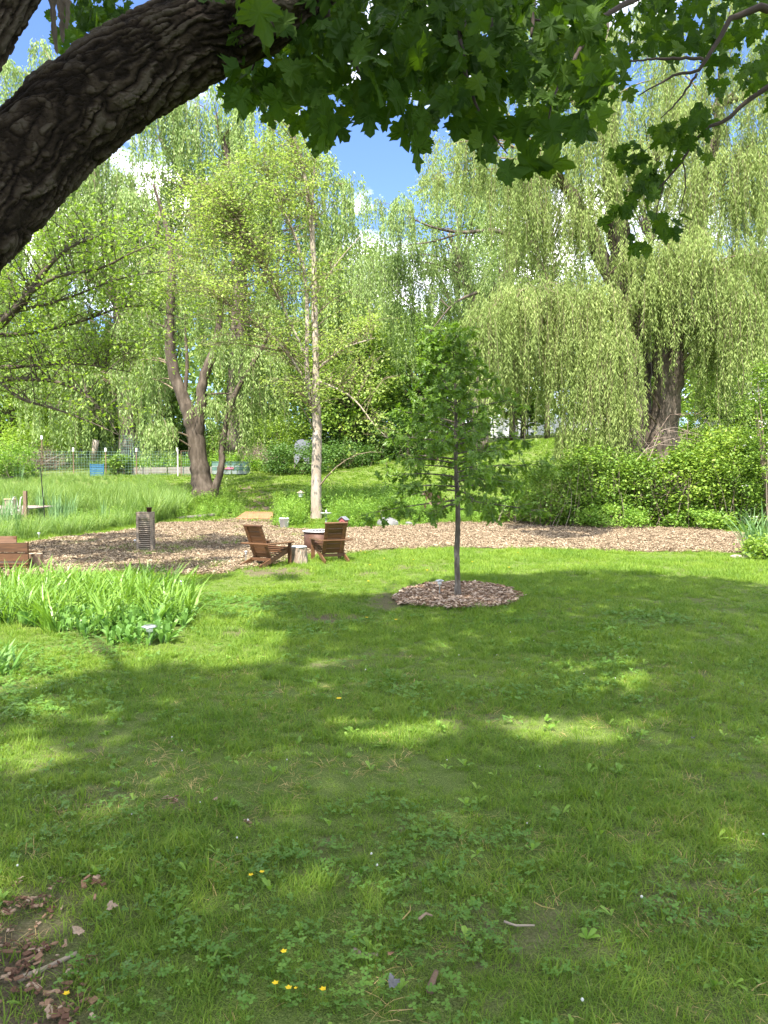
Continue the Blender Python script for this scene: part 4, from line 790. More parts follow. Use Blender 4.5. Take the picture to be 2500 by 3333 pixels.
bush('shrub', 'bushy green growth behind the left brush pile', 130, 1530, 1380, 50, 240, 7000, M['spring'], .18, .1)
bush('shrub', 'bright bush beyond the stock tank', 900, 1510, 1340, 51, 200, 7000, M['spring'], .17, .1)
bush('shrub', 'weedy bush left of the clipped hedge beyond the tank', 760, 1500, 1400, 52, 180, 4000, M['shrub'], .17, .1)
gB = 'shady bushes behind the garden'
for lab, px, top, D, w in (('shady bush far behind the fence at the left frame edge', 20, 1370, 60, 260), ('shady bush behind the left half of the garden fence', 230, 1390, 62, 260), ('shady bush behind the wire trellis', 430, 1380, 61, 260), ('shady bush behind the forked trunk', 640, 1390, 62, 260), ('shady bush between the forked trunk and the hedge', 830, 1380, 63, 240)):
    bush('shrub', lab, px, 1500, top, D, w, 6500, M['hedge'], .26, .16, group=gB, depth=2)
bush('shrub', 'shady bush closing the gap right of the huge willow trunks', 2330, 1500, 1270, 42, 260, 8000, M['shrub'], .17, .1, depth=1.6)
def brush(label, px, py, D, r, h, n, tilt=1., spread=1.):
    b = W(px, py, D); b[2] = float(H(b[0], b[1])); mb = MB()
    for i in range(n):
        p = np.array([rng.normal() * r * .45, rng.normal() * r * .4, abs(rng.normal()) * h * .3]); d = rng.normal(size=3) * np.array([1, 1, .5]) * r * .45 * spread; d[2] = abs(d[2]) * tilt + .1 * h
        e = p + d; mb.tube(pline(p, e, rng.normal(size=3) * .12 * r + np.array([0, 0, .1 * h]), 5), np.linspace(.014, .004, 5), 3, False)
    o = mb.build('brush_pile', M['brush'], loc=b); tag(o, label, 'brush pile')
brush('reddish brown heap of cut brush left of the garden fence', 130, 1515, 46, 1.3, 1.5, 420)
brush('pale dry brush between the stock tank and clipped hedge', 835, 1520, 48, 1.0, 1.4, 420, 2.2, .8)
brush('tangle of dead twigs caught at the foot of the willow', 2170, 1560, 25.6, .8, 1.0, 240, 1.2)
for o in [q for q in bpy.data.objects if q.name.startswith('brush_pile.002')]: o.location.z += .9
def dead_branch():
    mb = MB()
    for pts in ([(2120, 1440), (2180, 1350), (2230, 1345), (2300, 1350)], [(2100, 1465), (2200, 1420), (2300, 1440)], [(2240, 1365), (2235, 1450), (2280, 1500)], [(2110, 1500), (2150, 1400), (2200, 1390), (2290, 1420)], [(2070, 1500), (2130, 1430)]):
        P = np.array([W(a, b, 25.4 + .1 * i) for i, (a, b) in enumerate(pts)]); P = smoothline(P, 14); mb.tube(P, np.linspace(.012, .004, 14), 5, False)
        for _ in range(9):
            q = P[rng.integers(3, 14)]; mb.tube(pline(q, q + rng.normal(size=3) * .3, rng.normal(size=3) * .06, 5), np.linspace(.008, .003, 5), 3, False)
    base = W(2120, 1480, 25.4); o = mb.build('dead_branch', M['brush']); tag(o, 'bare grey fallen branch hanging over shrubs below the willow', 'branch')
dead_branch()

# ------------------------------------------------------------------ lobed leaves (maple, oak)
def lobed(half, cx, cy, seed, curl=.2):
    R = np.random.default_rng(seed); h = np.array(half, float); h[1:-1] += R.normal(size=h[1:-1].shape) * .018
    out = np.vstack([h, (h[1:-1] * [-1, 1])[::-1] + R.normal(size=(len(h) - 2, 2)) * .012]); n = len(out); c = np.array([[0, cy]])
    mid = (out + c) / 2; P = np.vstack([c, mid, out]); ax, ay, sk = R.normal() * curl, curl * (.5 + R.random()), R.normal() * .3
    z = -ay * (P[:, 1] - .3) ** 2 + .35 * np.abs(P[:, 0]) * .6 - ax * P[:, 0] ** 2 * 2 + .04 * np.sin(P[:, 0] * 14 + P[:, 1] * 9 + seed)
    V = np.column_stack([P[:, 0] + sk * .1 * P[:, 1], P[:, 1], z]); lobed.simple = (np.vstack([V[:1], V[1 + n:]]), [np.stack([np.zeros(n, int), 1 + np.arange(n), 1 + (np.arange(n) + 1) % n], -1)]); q = np.arange(n); q2 = (q + 1) % n
    return V, [np.stack([1 + q, 1 + n + q, 1 + n + q2, 1 + q2], -1), np.stack([np.zeros(n, int), 1 + q, 1 + q2], -1)]
MAPLE = [(0, 0), (.12, -.07), (.27, -.11), (.25, .01), (.40, .03), (.36, .13), (.56, .26), (.47, .32), (.55, .46), (.40, .45), (.31, .52), (.20, .48), (.21, .62), (.30, .72), (.17, .76), (.13, .88), (0, 1.04)]
OAK = [(0, 0), (.03, .1), (.16, .12), (.10, .2), (.04, .24), (.20, .33), (.30, .40), (.18, .42), (.05, .44), (.20, .58), (.34, .70), (.19, .68), (.06, .66), (.16, .80), (.14, .90), (.05, .84), (0, 1.)]
def leafset(shape, mat, cy, k=6, curl=.25):
    out = []
    for s in range(k):
        V, F = lobed(shape, 0, cy, 500 + s, curl); me = npmesh('leaf', V, F, False, np.full(len(V), (s + .5) / k)); me.materials.append(mat); out.append((me, *lobed.simple))
    return out
def frame(A, Nn):
    Y = nrm(A); X = nrm(np.cross(Y, Nn)); Z = np.cross(X, Y); return X, Y, Z
def place_leaves(parent, P, A, Nn, S, lset, nobj, stuffname, off, order):
    """the nobj leaves that show largest are objects, the rest one part of stuff"""
    X, Y, Z = frame(A, Nn); n = len(P); kk = rng.integers(0, len(lset), n)
    P = P + off
    top = set(order[:nobj].tolist())
    for i in order[:nobj]:
        m = Matrix(((X[i, 0], Y[i, 0], Z[i, 0], P[i, 0]), (X[i, 1], Y[i, 1], Z[i, 1], P[i, 1]), (X[i, 2], Y[i, 2], Z[i, 2], P[i, 2]), (0, 0, 0, 1)))
        o = bpy.data.objects.new('leaf', lset[kk[i]][0]); COL.objects.link(o); o.parent = parent
        l, r, _ = m.decompose(); o.location = l; o.rotation_mode = 'QUATERNION'; o.rotation_quaternion = r; o.scale = (S[i],) * 3
    rest = order[nobj:]; V = []; F = {3: [], 4: []}; R = []; nv = 0
    for k, (me, lv, lf) in enumerate(lset):
        q = rest[kk[rest] == k]
        if not len(q): continue
        v = P[q][:, None] + S[q][:, None, None] * (lv[None, :, :1] * X[q][:, None] + lv[None, :, 1:2] * Y[q][:, None] + lv[None, :, 2:] * Z[q][:, None])
        V.append(v.reshape(-1, 3)); R.append(np.repeat(rng.random(len(q)), len(lv)))
        for f in lf: F[f.shape[1]].append((f[None] + nv + (np.arange(len(q)) * len(lv))[:, None, None]).reshape(-1, f.shape[1]))
        nv += len(q) * len(lv)
    if V:
        o = link(stuffname, npmesh(stuffname, np.vstack(V), [np.vstack(F[k]) for k in (3, 4) if F[k]], False, np.concatenate(R)), lset[0][0].materials[0], parent); o['kind'] = 'stuff'
# --- young oak
def oak():
    D = 10.4; base = G(1491, 1948); D = base[1]; t = thing('young_oak', 'young oak with a thin straight trunk rising from the mulch ring', 'tree', base)
    P = np.array([[*W(1491, 1952, D), .052], [*W(1491, 1930, D), .040], [*W(1486, 1800, D), .037], [*W(1492, 1700, D), .034], [*W(1484, 1500, D), .029], [*W(1484, 1350, D), .022], [*W(1482, 1230, D), .015], [*W(1476, 1140, D), .009], [*W(1466, 1075, D), .004]])
    L = smoothline(P, 60); L[:, :3] += rng.normal(size=(60, 3)) * .0018; MB().tube(L[:, :3], L[:, 3] * (1 + .05 * rng.normal(size=60)), 14).build('trunk', M['bark_oak'], t, True)
    tw = MB(); LP = []; LA = []
    s = D / FP; prof = [(1100, 30), (1180, 70), (1250, 115), (1330, 150), (1400, 190), (1480, 235), (1560, 255), (1630, 245), (1680, 140)]
    nb = 64
    for i in range(nb):
        py = 1105 + (1655 - 1105) * (i / (nb - 1)) ** .95; half = np.interp(py - 15, [p[0] for p in prof], [p[1] for p in prof]) * s * (.6 + .55 * random.random())
        az = i * 2.399 + random.random() * .5; j = np.argmin(np.abs(PX(L[:, :3])[1] - py)); a = L[j, :3]
        up = (.45 - .55 * (i / nb)) * half if i < nb - 8 else -.12 * half
        e = a + np.array([math.cos(az) * half, math.sin(az) * half, up]); q = pline(a, e, np.array([0, 0, .06 * half]) + rng.normal(size=3) * .03 * half, 9)
        tw.tube(q, np.linspace(min(.014, L[j, 3] * .45), .003, 9), 5, False)
        nt = 3 + int(half * 6.5)
        for k in range(nt):
            b = q[rng.integers(3, 9)]; d = nrm(nrm(e - a) * .7 + rng.normal(size=3) * np.array([.8, .8, .35])) * (.10 + .2 * random.random()); c = b + d; tw.tube(np.stack([b, (b + c) / 2 + [0, 0, .01], c]), [.0035, .003, .002], 3, False)
            for _ in range(7): LP.append(c - d * .5 * random.random() + rng.normal(size=3) * .015); LA.append(nrm(d) * .6 + rng.normal(size=3) * .6 + np.array([0, 0, -.55]))
    for (x0, y0, x1, y1) in ((1470, 1250, 1385, 1090), (1478, 1230, 1430, 1080), (1480, 1200, 1500, 1060), (1478, 1220, 1410, 1110), (1484, 1300, 1370, 1180)):
        a = W(x0, y0, D); e = W(x1, y1, D - .1); q = pline(a, e, np.array([-.02, 0, .08]), 8); tw.tube(q, np.linspace(.008, .003, 8), 4, False)
        for k in range(26): LP.append(q[rng.integers(4, 8)] + rng.normal(size=3) * .05); LA.append(rng.normal(size=3) * .6 + np.array([-.2, 0, -.6]))
    tw.build('twigs', M['bark_oak'], t)['kind'] = 'stuff'
    LP = np.array(LP); LA = np.array(LA); n = len(LP); Nn = nrm(np.array([0, -.3, .8]) + rng.normal(size=(n, 3)) * .5); S = .125 * (.6 + .7 * rng.random(n))
    order = np.argsort(LP[:, 1]); place_leaves(t, LP, LA, Nn, S, leafset(OAK, M['oak'], .45), 290, 'crown', -base, order)
    for ch in t.children:
        if not ch.name.startswith(('leaf', 'crown')): ch.location = tuple(-base)
    # a few brown dead leaves still hanging
    P = np.array([W(1400 + random.gauss(0, 18), 1620 + random.gauss(0, 14), D - .5) for _ in range(24)] + [W(1415 + random.gauss(0, 8), 1500 + random.gauss(0, 20), D - .4) for _ in range(8)]); m = len(P)
    v, f, r = leaves(P, rng.normal(size=(m, 3)) + np.array([0, 0, -1.2]), .07, .03); o = link('dead_leaves', npmesh('dead_leaves', v - base, [f], False, r), M['dead_leaf'], t); o['kind'] = 'stuff'
    print('oak leaves', n)
oak()

# --- the maple the camera stands under
FLECK = [(860, 1575, 120, 34), (940, 1548, 60, 16), (770, 1545, 60, 14), (1240, 1580, 150, 30), (1150, 1560, 50, 16), (1310, 1470, 100, 30), (1235, 1440, 50, 10), (1180, 1470, 30, 8), (1530, 1572, 40, 10), (900, 1630, 40, 9), (690, 1430, 40, 9), (110, 1535, 70, 22), (60, 1640, 110, 30), (120, 1690, 50, 10), (370, 1662, 55, 14), (60, 1590, 50, 12), (1150, 1408, 30, 6), (560, 1420, 60, 16), (500, 1390, 110, 20), (1640, 1490, 30, 8), (1440, 1450, 30, 6), (230, 1545, 60, 10)]
EDGE = [(-700, 1560), (-200, 1530), (0, 1500), (120, 1478), (230, 1452), (390, 1440), (470, 1450), (600, 1400), (620, 1350), (560, 1300), (640, 1280), (760, 1290), (850, 1288), (960, 1270), (1060, 1248), (1200, 1236), (1400, 1233), (1550, 1255), (1659, 1270), (1800, 1285), (2400, 1290), (2400, 9000), (-700, 9000)]
def shade_at(x, y):
    px, py = PX(np.stack([x, y, gz(x, y)], -1)); X, Y = px / 1.507, py / 1.507
    behind = y < 2.0
    m = inpoly(X + 26 * (fbm(x * 1.1, y * 1.1, 61) - .5) * 2, Y + 10 * (fbm(x * 1.1, y * 1.1, 62) - .5) * 2, EDGE).astype(float)
    for cx, cy, rx, ry in FLECK:
        d = ((X - cx) / (rx * 1.08)) ** 2 + ((Y - cy) / (ry * 1.3)) ** 2 + 1.5 * (fbm(x * 1.6, y * 1.6, 65) - .5)
        m = np.where((d < .8), 0, m)
    def dap(cx, cy, rx, ry, a, thr, fs=1.3):
        d = ((X - cx) / rx) ** 2 + ((Y - cy) / ry) ** 2; return np.where((d < 1) & (fbm(x * fs, y * fs * .6, 67) > thr), a, 0)
    m = np.maximum(m, dap(560, 1290, 230, 50, .9, .50)); m = np.maximum(m, dap(330, 1195, 270, 46, .85, .47, 1.1)); m = np.maximum(m, dap(1200, 1147, 120, 20, .9, .40, .8)); m = np.maximum(m, dap(700, 1345, 150, 26, .8, .47))
    m = np.where(behind | (Y > 1720), 1, m); return m
def maple():
    base = np.array([-2.75, 2.3, 0.]); t = thing('maple_tree', 'old maple with thick dark furrowed limb and overhanging leaves at the top of the view', 'tree', base)
    # limb with plated bark, real relief
    def bark(pts, name, nu, nv_, amp, seed):
        P = np.array(pts, float); L = smoothline(P, nu); C = L[:, :3]; R = L[:, 3]
        T = nrm(np.gradient(C, axis=0)); ref = np.array([0, 1., .1]); X = nrm(np.cross(T, ref)); Y = np.cross(T, X); a = np.linspace(0, 2 * PI, nv_, endpoint=False)
        u = np.concatenate([[0], np.cumsum(np.linalg.norm(np.diff(C, axis=0), axis=1))])[:, None] + 0 * a; v = (a[None] * .2) + 0 * u
        # noise on a cylinder: mirror the angle so that the seam closes on the far side
        vm = np.abs(((a + PI / 2) % (2 * PI)) - PI)[None] * .2 + 0 * u
        wx = fbm(u * 6, vm * 9, seed) * .9; wy = fbm(u * 5, vm * 9, seed + 3) * .9
        f1, f2, idv = worley(u * 3.2 + wx * 1.6, vm * 19 + wy * 3.4 + u * 2.2, seed); cr = np.clip((f2 - f1) * 1.9, 0, 1) ** .7
        g1, g2, id2 = worley(u * 24 + wx * 3, vm * 46 + wy * 4, seed + 20); cr2 = np.clip((g2 - g1) * 3, 0, 1)
        h = cr * (.6 + .6 * idv) + .55 * cr2 * (.15 + 1. * id2) * (.4 + .6 * cr) + .9 * (fbm(u * 3, vm * 5, seed + 7) - .5) + .35 * fbm(u * 40, vm * 60, seed + 8)
        rr = R[:, None] * (1 + .10 * (fbm(u * 1.6, vm * 3, seed + 11) - .5)) + amp * (h - .9)
        V = C[:, None] + rr[..., None] * (X[:, None] * np.cos(a)[None, :, None] + Y[:, None] * np.sin(a)[None, :, None])
        i = np.arange(nu - 1)[:, None] * nv_; j = np.arange(nv_)[None]; j2 = (j + 1) % nv_; F = np.stack([i + j, i + j2, i + nv_ + j2, i + nv_ + j], -1).reshape(-1, 4)
        me = npmesh(name, V.reshape(-1, 3) - base, [F], False, np.clip(h, 0, 1.6).reshape(-1) / 1.6); return link(name, me, M['bark_relief'], t)
    w = lambda px, py, D, r: [*W(px, py, D), r]
    bark([[-2.75, 2.3, -.1, .46], [-2.7, 2.35, .5, .37], [-2.62, 2.5, 1.2, .34], w(-420, 1250, 2.9, .29), w(-300, 1000, 3.07, .21)], 'trunk', 160, 90, .02, 5)
    bark([w(-330, 1040, 3.05, 0.223), w(-235, 900, 3.1, 0.198), w(-132, 760, 3.15, 0.195), w(36, 580, 3.3, 0.198), w(204, 402, 3.4, 0.199), w(381, 270, 3.5, 0.199), w(560, 162, 3.6, 0.198), w(690, 92, 3.65, 0.198), w(814, 31, 3.7, 0.198), w(980, -55, 3.8, .19)], 'limb', 560, 230, .017, 7)
    bark([w(940, -35, 3.78, .18), w(1200, -260, 4.0, .14), w(1500, -420, 4.3, .10)], 'limb', 90, 50, .016, 9)
    bark([[-2.75, 2.35, .9, .30], w(-700, 700, 2.7, .26), w(-250, 330, 3.0, .16)], 'limb', 70, 60, .014, 31)
    bark([w(-290, 360, 2.98, .165), w(-110, 190, 3.05, .115), w(-20, 40, 3.1, .105), w(90, -120, 3.15, .10), w(220, -400, 3.2, .08)], 'limb', 200, 110, .015, 33)
    # peeling bark strips
    for k, (a, b, c) in enumerate((((170, -20), (175, 90), (185, 175)), ((195, -20), (200, 60), (205, 140)), ((215, -20), (222, 50), (215, 95)))):
        P = smoothline(np.array([W(q[0], q[1], 3.1) for q in (a, b, c)]), 14) - base; n = len(P); X = np.array([1, .3, 0]); wd = np.linspace(.016, .005, n) * (1 + .5 * rng.normal(size=n) * .4)
        V = np.concatenate([P - X * wd[:, None], P + X * wd[:, None], P + np.array([0, -.012, 0])]); i = np.arange(n - 1); F = np.concatenate([np.stack([i, i + 1, 2 * n + i + 1, 2 * n + i], -1), np.stack([2 * n + i, 2 * n + i + 1, n + i + 1, n + i], -1)])
        link('bark_strip', npmesh('bark_strip', V, [F]), M['bark_grey'], t)
    # branches inside the leaf band
    br = MB(); lines = [[(2620, 180, 6.2, .03), (2486, 294, 6.2, .022), (2418, 347, 6.2, .018), (2358, 395, 6.2, .016), (2305, 411, 6.2, .014), (2252, 467, 6.2, .013), (2222, 520, 6.2, .011), (2177, 580, 6.2, .008), (2139, 618, 6.2, .005)], [(2222, 520, 6.2, .006), (2235, 600, 6.2, .005), (2210, 700, 6.2, .003)], [(2160, 600, 6.2, .005), (2135, 700, 6.2, .004), (2125, 800, 6.2, .002)],
        [(2500, 20, 5.6, .03), (2380, 60, 5.6, .02), (2270, 240, 5.6, .012), (2215, 235, 5.6, .01), (2150, 270, 5.6, .007), (2080, 310, 5.6, .004)], [(2270, 240, 5.6, .01), (2200, 340, 5.6, .006), (2150, 385, 5.6, .003)], [(2290, 190, 5.5, .012), (2170, 190, 5.5, .01), (2050, 200, 5.5, .005)],
        [(1250, -260, 4.2, .05), (1480, 30, 4.3, .02), (1430, 130, 4.2, .012), (1380, 170, 4.2, .006)], [(1700, -200, 4.3, .03), (1740, 40, 4.2, .012), (1730, 120, 4.2, .006)], [(1600, -100, 4.5, .02), (1610, 60, 4.5, .01), (1580, 160, 4.5, .005)], [(2300, -150, 5, .04), (2000, 40, 4.6, .014), (1850, 90, 4.4, .008), (1700, 60, 4.3, .005)],
        [(1000, -150, 4, .04), (1060, 60, 4, .015), (1150, 200, 4, .009), (1200, 300, 4, .004)], [(900, -100, 4.2, .03), (850, 100, 4.2, .012), (820, 230, 4.2, .005)], [(1950, -100, 4.4, .03), (1900, 150, 4.2, .012), (1800, 300, 4, .006), (1780, 420, 3.9, .003)], [(1500, -100, 4., .03), (1500, 200, 3.8, .012), (1560, 380, 3.7, .005), (1650, 500, 3.6, .003)]]
    for l in lines:
        P = np.array([[*W(a, b, d), r] for a, b, d, r in l]); q = smoothline(P, 18); q[:, :3] += rng.normal(size=(18, 3)) * q[:, 3:] * .35; o = MB().tube(q[:, :3], q[:, 3], 7).build('branch', M['twig_dark'], t, True); o.location = tuple(-base)
    # hanging leaves in view
    BAND = [(740, -60), (745, 120), (770, 300), (850, 370), (930, 350), (1000, 440), (1060, 470), (1120, 360), (1200, 395), (1260, 350), (1340, 480), (1420, 440), (1500, 440), (1560, 520), (1620, 470), (1700, 480), (1790, 480), (1850, 440), (1920, 460), (1960, 330), (2050, 330), (2060, 180), (2130, 160), (2170, 200), (2290, 150), (2350, 330), (2440, 260), (2500, 350), (2560, 350), (2560, -60)]
    P = []; Sz = []
    while len(P) < 1500:
        x, y = random.uniform(720, 2560), random.uniform(-80, 520)
        if not inpoly(x, y, BAND): continue
        if y > 300 and random.random() < (.5 if y < 400 else .8): continue
        if x > 1950 and random.random() < .35: continue
        if x < 1950: D = random.choice((3.7, 4.2, 4.8, 5.6, 6.4)) + random.uniform(-.3, .3)
        else: D = random.uniform(5.6, 7.5)
        P.append(W(x, y, D)); Sz.append(.118 * random.uniform(.7, 1.25))
    for cx, cy, sx, sy, n, D, s in ((2200, 430, 45, 40, 34, 6.2, .12), (2060, 500, 30, 25, 18, 6.3, .12), (2100, 600, 35, 35, 24, 6.2, .12), (2020, 670, 26, 30, 16, 6.2, .11), (2150, 720, 25, 30, 14, 6.2, .11), (2130, 560, 25, 25, 14, 6.2, .12), (2080, 790, 20, 15, 8, 6.2, .11), (1030, 0, 60, 40, 10, 4.2, .13), (2270, 380, 30, 25, 12, 6.2, .12), (330, 60, 70, 50, 150, 6.2, .12), (300, 140, 50, 25, 30, 6.0, .12), (800, 300, 40, 35, 26, 6.6, .13)):
        for _ in range(n): P.append(W(random.gauss(cx, sx), random.gauss(cy, sy), D + random.uniform(-.3, .3))); Sz.append(s * random.uniform(.65, 1.1))
    for cx, cy, D, s in ((1040, 385, 3.5, .19), (1090, 440, 3.5, .16), (1210, 300, 3.5, .17), (970, 250, 3.6, .19), (830, 35, 3.3, .18), (700, 15, 3.3, .13), (1300, 330, 3.6, .18), (1470, 330, 3.6, .19), (1625, 590, 3.5, .14), (1690, 570, 3.5, .15), (1760, 575, 3.5, .15), (1360, 480, 3.6, .16), (1920, 230, 3.7, .22), (1990, 300, 3.7, .19), (1790, 430, 3.6, .18), (1880, 410, 3.7, .17), (1590, 400, 3.6, .18), (1120, 130, 3.6, .2), (1380, 230, 3.6, .19), (1630, 60, 3.8, .18), (1560, 470, 3.6, .16), (900, 330, 3.7, .17), (1680, 420, 3.6, .16)):
        P.append(W(cx, cy - 40, D)); Sz.append(s)
    P = np.array(P); Sz = np.array(Sz); n = len(P); A = rng.normal(size=(n, 3)) * .40 + np.array([0, -.1, -1.]); Nn = rng.normal(size=(n, 3)) * np.array([.5, .4, .5]) + np.array([0, .7, .75])
    _, py = PX(P); px, _ = PX(P); size = Sz / P[:, 1]; vis = (px > -20) & (px < 2540) & (py > -60); order = np.argsort(-(size * (1 + .8 * (py > 250)) * vis))
    A[-18:] = np.array([0, 0, -1.]) + rng.normal(size=(18, 3)) * .3; A[-15:-12] = np.array([1, 0, -.1])
    place_leaves(t, P, A, Nn, Sz, leafset(MAPLE, M['maple'], .3), 300, 'foliage', -base, order)
    # the crown overhead, out of the top of the frame: leaves placed along sun rays, shaped to throw the lawn's dappled shade
    NS = 330000; x = rng.uniform(-13, 15, NS); y = rng.uniform(-7, 29, NS)
    sh = shade_at(x, y); far = y > 13.2; keep = rng.random(NS) < sh * np.where(far, .5, np.where(y < 5.5, .72, .60)) * np.where(y < 6, 1., .8 + .4 * fbm(x * .9, y * .9, 91)) * np.where(y < 1.0, .12, 1) * np.where(np.abs(x) > 8 + y * .3, .4, 1); x, y = x[keep], y[keep]; g = gz(x, y)
    c = .61; ky = -LD[1] / LD[2]; kx = -LD[0] / LD[2]; hmin = (1.6 + c * np.clip(y, 0, None)) / (1 + c * ky) * 1.02 + .35; hmin = np.maximum(hmin, 12.5); hh = hmin + rng.random(len(x)) * 4.0
    C = np.stack([x - kx * (hh - g), y - ky * (hh - g), hh], -1); m = len(C)
    A = rdir(m); A[:, 2] = A[:, 2] * .4 - .1; S = np.cross(A, np.array([0, 0, 1.]) + rdir(m) * .5); v, f, r = leaves(C, A, .19 * (.7 + .5 * rng.random(m)), .18, None, S)
    o = link('crown', npmesh('crown', v - base, [f], False, r), M['maple'], t); o['kind'] = 'stuff'; print('shade leaves', m)
    # boughs carrying it
    bb = MB()
    for e in ((-6, -5, 13), (-2, -3, 14), (2, -3, 13.5), (0, 1, 14), (4, 0, 14), (-6, 0, 13), (-3, 3, 14.5), (3, 3, 14.5), (6, -2, 13), (-1, -6, 13.5)):
        e = np.array(e, float); a = np.array([-2.6, 1.0, 5.5]) if e[0] < 1 else np.array([-2.5, .6, 7.5]); q = pline(a, e, np.array([0, -.6, 1.2]), 12); bb.tube(q, np.linspace(.12, .02, 12), 7, False)
    bb.tube(np.array([[-2.75, 2.2, .8], [-2.85, 1.8, 2.], [-2.7, 1.3, 3.8], [-2.6, 1.0, 5.6], [-2.5, .6, 7.6]]), [.34, .3, .27, .24, .16], 14)
    o = bb.build('boughs', M['bark_maple'], t, True); o.location = tuple(-base); o['kind'] = 'stuff'
maple()

# ------------------------------------------------------------------ furniture and small things
def rotz(a): c, s = math.cos(a), math.sin(a); return np.array([[c, -s, 0], [s, c, 0], [0, 0, 1]])
cw = M['chair_wood']
def adirondack(loc, rz, label):
    t = thing('adirondack_chair', label, 'chair', loc, rz, 'wooden lounge chairs by the fire pit'); hw = .33
    t.scale = (.84,) * 3
    for s in (-1, 1):
        MB().box((s * hw, .36, .25), (.09, .035, .50), bev=.004).build('leg', cw, t)
        MB().bar((s * (hw - .05), .40, .34), (s * (hw - .05), -.56, .02), .028, .10, bev=.004).build('side_rail', cw, t)
        MB().bar((s * (hw + .02), .44, .515), (s * (hw + .02), -.36, .515), .12, .026, bev=.005).build('armrest', cw, t)
    MB().box((0, -.385, .515), (.82, .075, .028), bev=.005).build('back_rail', cw, t)
    MB().box((0, .40, .325), (.60, .026, .10), bev=.004).build('apron', cw, t)
    for k in range(6):
        y = .36 - k * .095; z = .40 - (.36 - y) * .33; MB().box((0, y, z), (.60, .085, .02), np.array([[1, 0, 0], [0, .95, -.31], [0, .31, .95]]).T, bev=.003).build('seat_slat', cw, t)
    b0 = np.array([0, -.16, .20]); b1 = np.array([0, -.47, .90]); d = (b1 - b0) / np.linalg.norm(b1 - b0); nn = np.array([0, -d[2], d[1]]); L = np.linalg.norm(b1 - b0)
    R = np.stack([[1, 0, 0], d, np.cross([1, 0, 0], d)], 1)
    for k in range(6):
        c = b0 + d * (k + .5) * L / 6; MB().box(c - nn * .008, (.50, L / 6 - .008, .02), R, bev=.003).build('back_slat', cw, t)
    for s in (-1, 1): MB().box((b0 + b1) / 2 + d * -.03 + nn * .014 + np.array([s * .215, 0, 0]), (.085, L + .06, .024), R, bev=.003).build('back_stile', cw, t)
    MB().box(b1 + d * .014, (.54, .028, .055), R, bev=.003).build('top_cap', cw, t)
    MB().box((0, -.22, .16), (.60, .03, .07), bev=.003).build('rear_stretcher', cw, t)
    return t
c1 = G(872, 1841); adirondack(c1, -math.radians(34), 'brown slatted lounge chair left of the stump, turned right toward the fire pit')
c2 = G(1076, 1826); adirondack(c2, math.radians(20), 'brown slatted lounge chair right of the stump, in front of the fire pit')
def stump(label, px, py, r, h, mat, lid=False):
    p = G(px, py); t = thing('stump', label, 'stump', p); mb = MB(); k = 40; a = np.linspace(0, 2 * PI, k, endpoint=False); prof = [1.12, 1.02, .98, 1., .99]; V = []
    for i, q in enumerate(prof): rr = r * q * (1 + .05 * np.sin(a * 3 + 1) + .035 * rng.normal(size=k) + .03 * np.sin(a * 11)); V.append(np.stack([rr * np.cos(a), rr * np.sin(a), np.full(k, h * i / 4 - (.03 if i == 0 else 0))], -1))
    V = np.vstack(V); i = np.arange(4)[:, None] * k; j = np.arange(k)[None]; j2 = (j + 1) % k; mb.add(V, np.stack([i + j, i + j2, i + k + j2, i + k + j], -1).reshape(-1, 4)); mb.build('bark', mat, t)
    top = MB(); tv = np.vstack([V[-k:] * [.97, .97, 1] + [0, 0, .004], [[0, 0, h + .004]]]); q = np.arange(k); top.add(tv, np.stack([q, (q + 1) % k, np.full(k, k)], -1)); top.build('cut_face', M['cut_wood'], t)
    if lid: MB().lathe([(0, h + .022), (r * .96, h + .022), (r * 1.03, h + .018), (r * 1.03, h + .008), (r * .9, h + .006)], 32).build('metal_lid', M['zinc'], t, True)
    return t
stump('short pale bark log stump with a round metal top between the chairs', 972, 1834, .155, .31, M['stump_bark'], True)
stump('weathered brown log stump beside the bench end at the left', 115, 1856, .125, .29, M['stump_dark'])
p = G(958, 1830); mb = MB(); mb.lathe([(0, 0), (.035, 0), (.035, .15), (.02, .17), (.02, .19), (0, .19)], 12); tag(mb.build('bottle', M['copper'], None, True, loc=p), 'small dark bottle standing against the pale stump', 'bottle')
def firepit():
    p = G(1040, 1790); t = thing('fire_pit', 'round rust brown metal fire pit with a pale rim behind the right chair', 'fire pit', p)
    MB().lathe([(0, .02), (.33, .02), (.35, .05), (.355, .42), (.33, .42), (.325, .08), (0, .07)], 40).build('drum', M['copper'], t, True)
    MB().lathe([(.34, .415), (.385, .425), (.39, .445), (.34, .455), (.315, .435), (.34, .415)], 40).build('rim', M['zinc'], t, True)
    for k in range(9):
        x = -.28 + k * .07; hy = math.sqrt(.32 ** 2 - x * x); MB().bar((x, -hy, .452), (x, hy, .452), .012, .01).build('grate_bar', M['steel'], t)
    for s in (-1, 1): MB().tube(np.array([[s * .35, -.06, .33], [s * .42, -.04, .34], [s * .42, .04, .34], [s * .35, .06, .33]]), .008, 6).build('handle', M['black'], t)
firepit()
def solar(px, pyb, pyt, label, r=.055, mush=True, tilt=0):
    p = G(px, pyb); h = max(.12, (pyb - pyt) * p[1] / FP); t = thing('solar_light', label, 'garden light', p, group='solar path lights', rot=(tilt, tilt * .5, 0))
    MB().lathe([(.008, -.03), (.008, h - .07)], 8).build('stake', M['steel'], t, True)
    MB().lathe([(0, h - .075), (r * .42, h - .07), (r * .5, h - .025), (0, h - .024)], 16).build('lens', M['lens'], t, True)
    MB().lathe([(r * .5, h - .027), (r, h - .024), (r * .98, h - .016), (r * .6, h - .003), (0, h)], 20).build('cap', M['steel'], t, True)
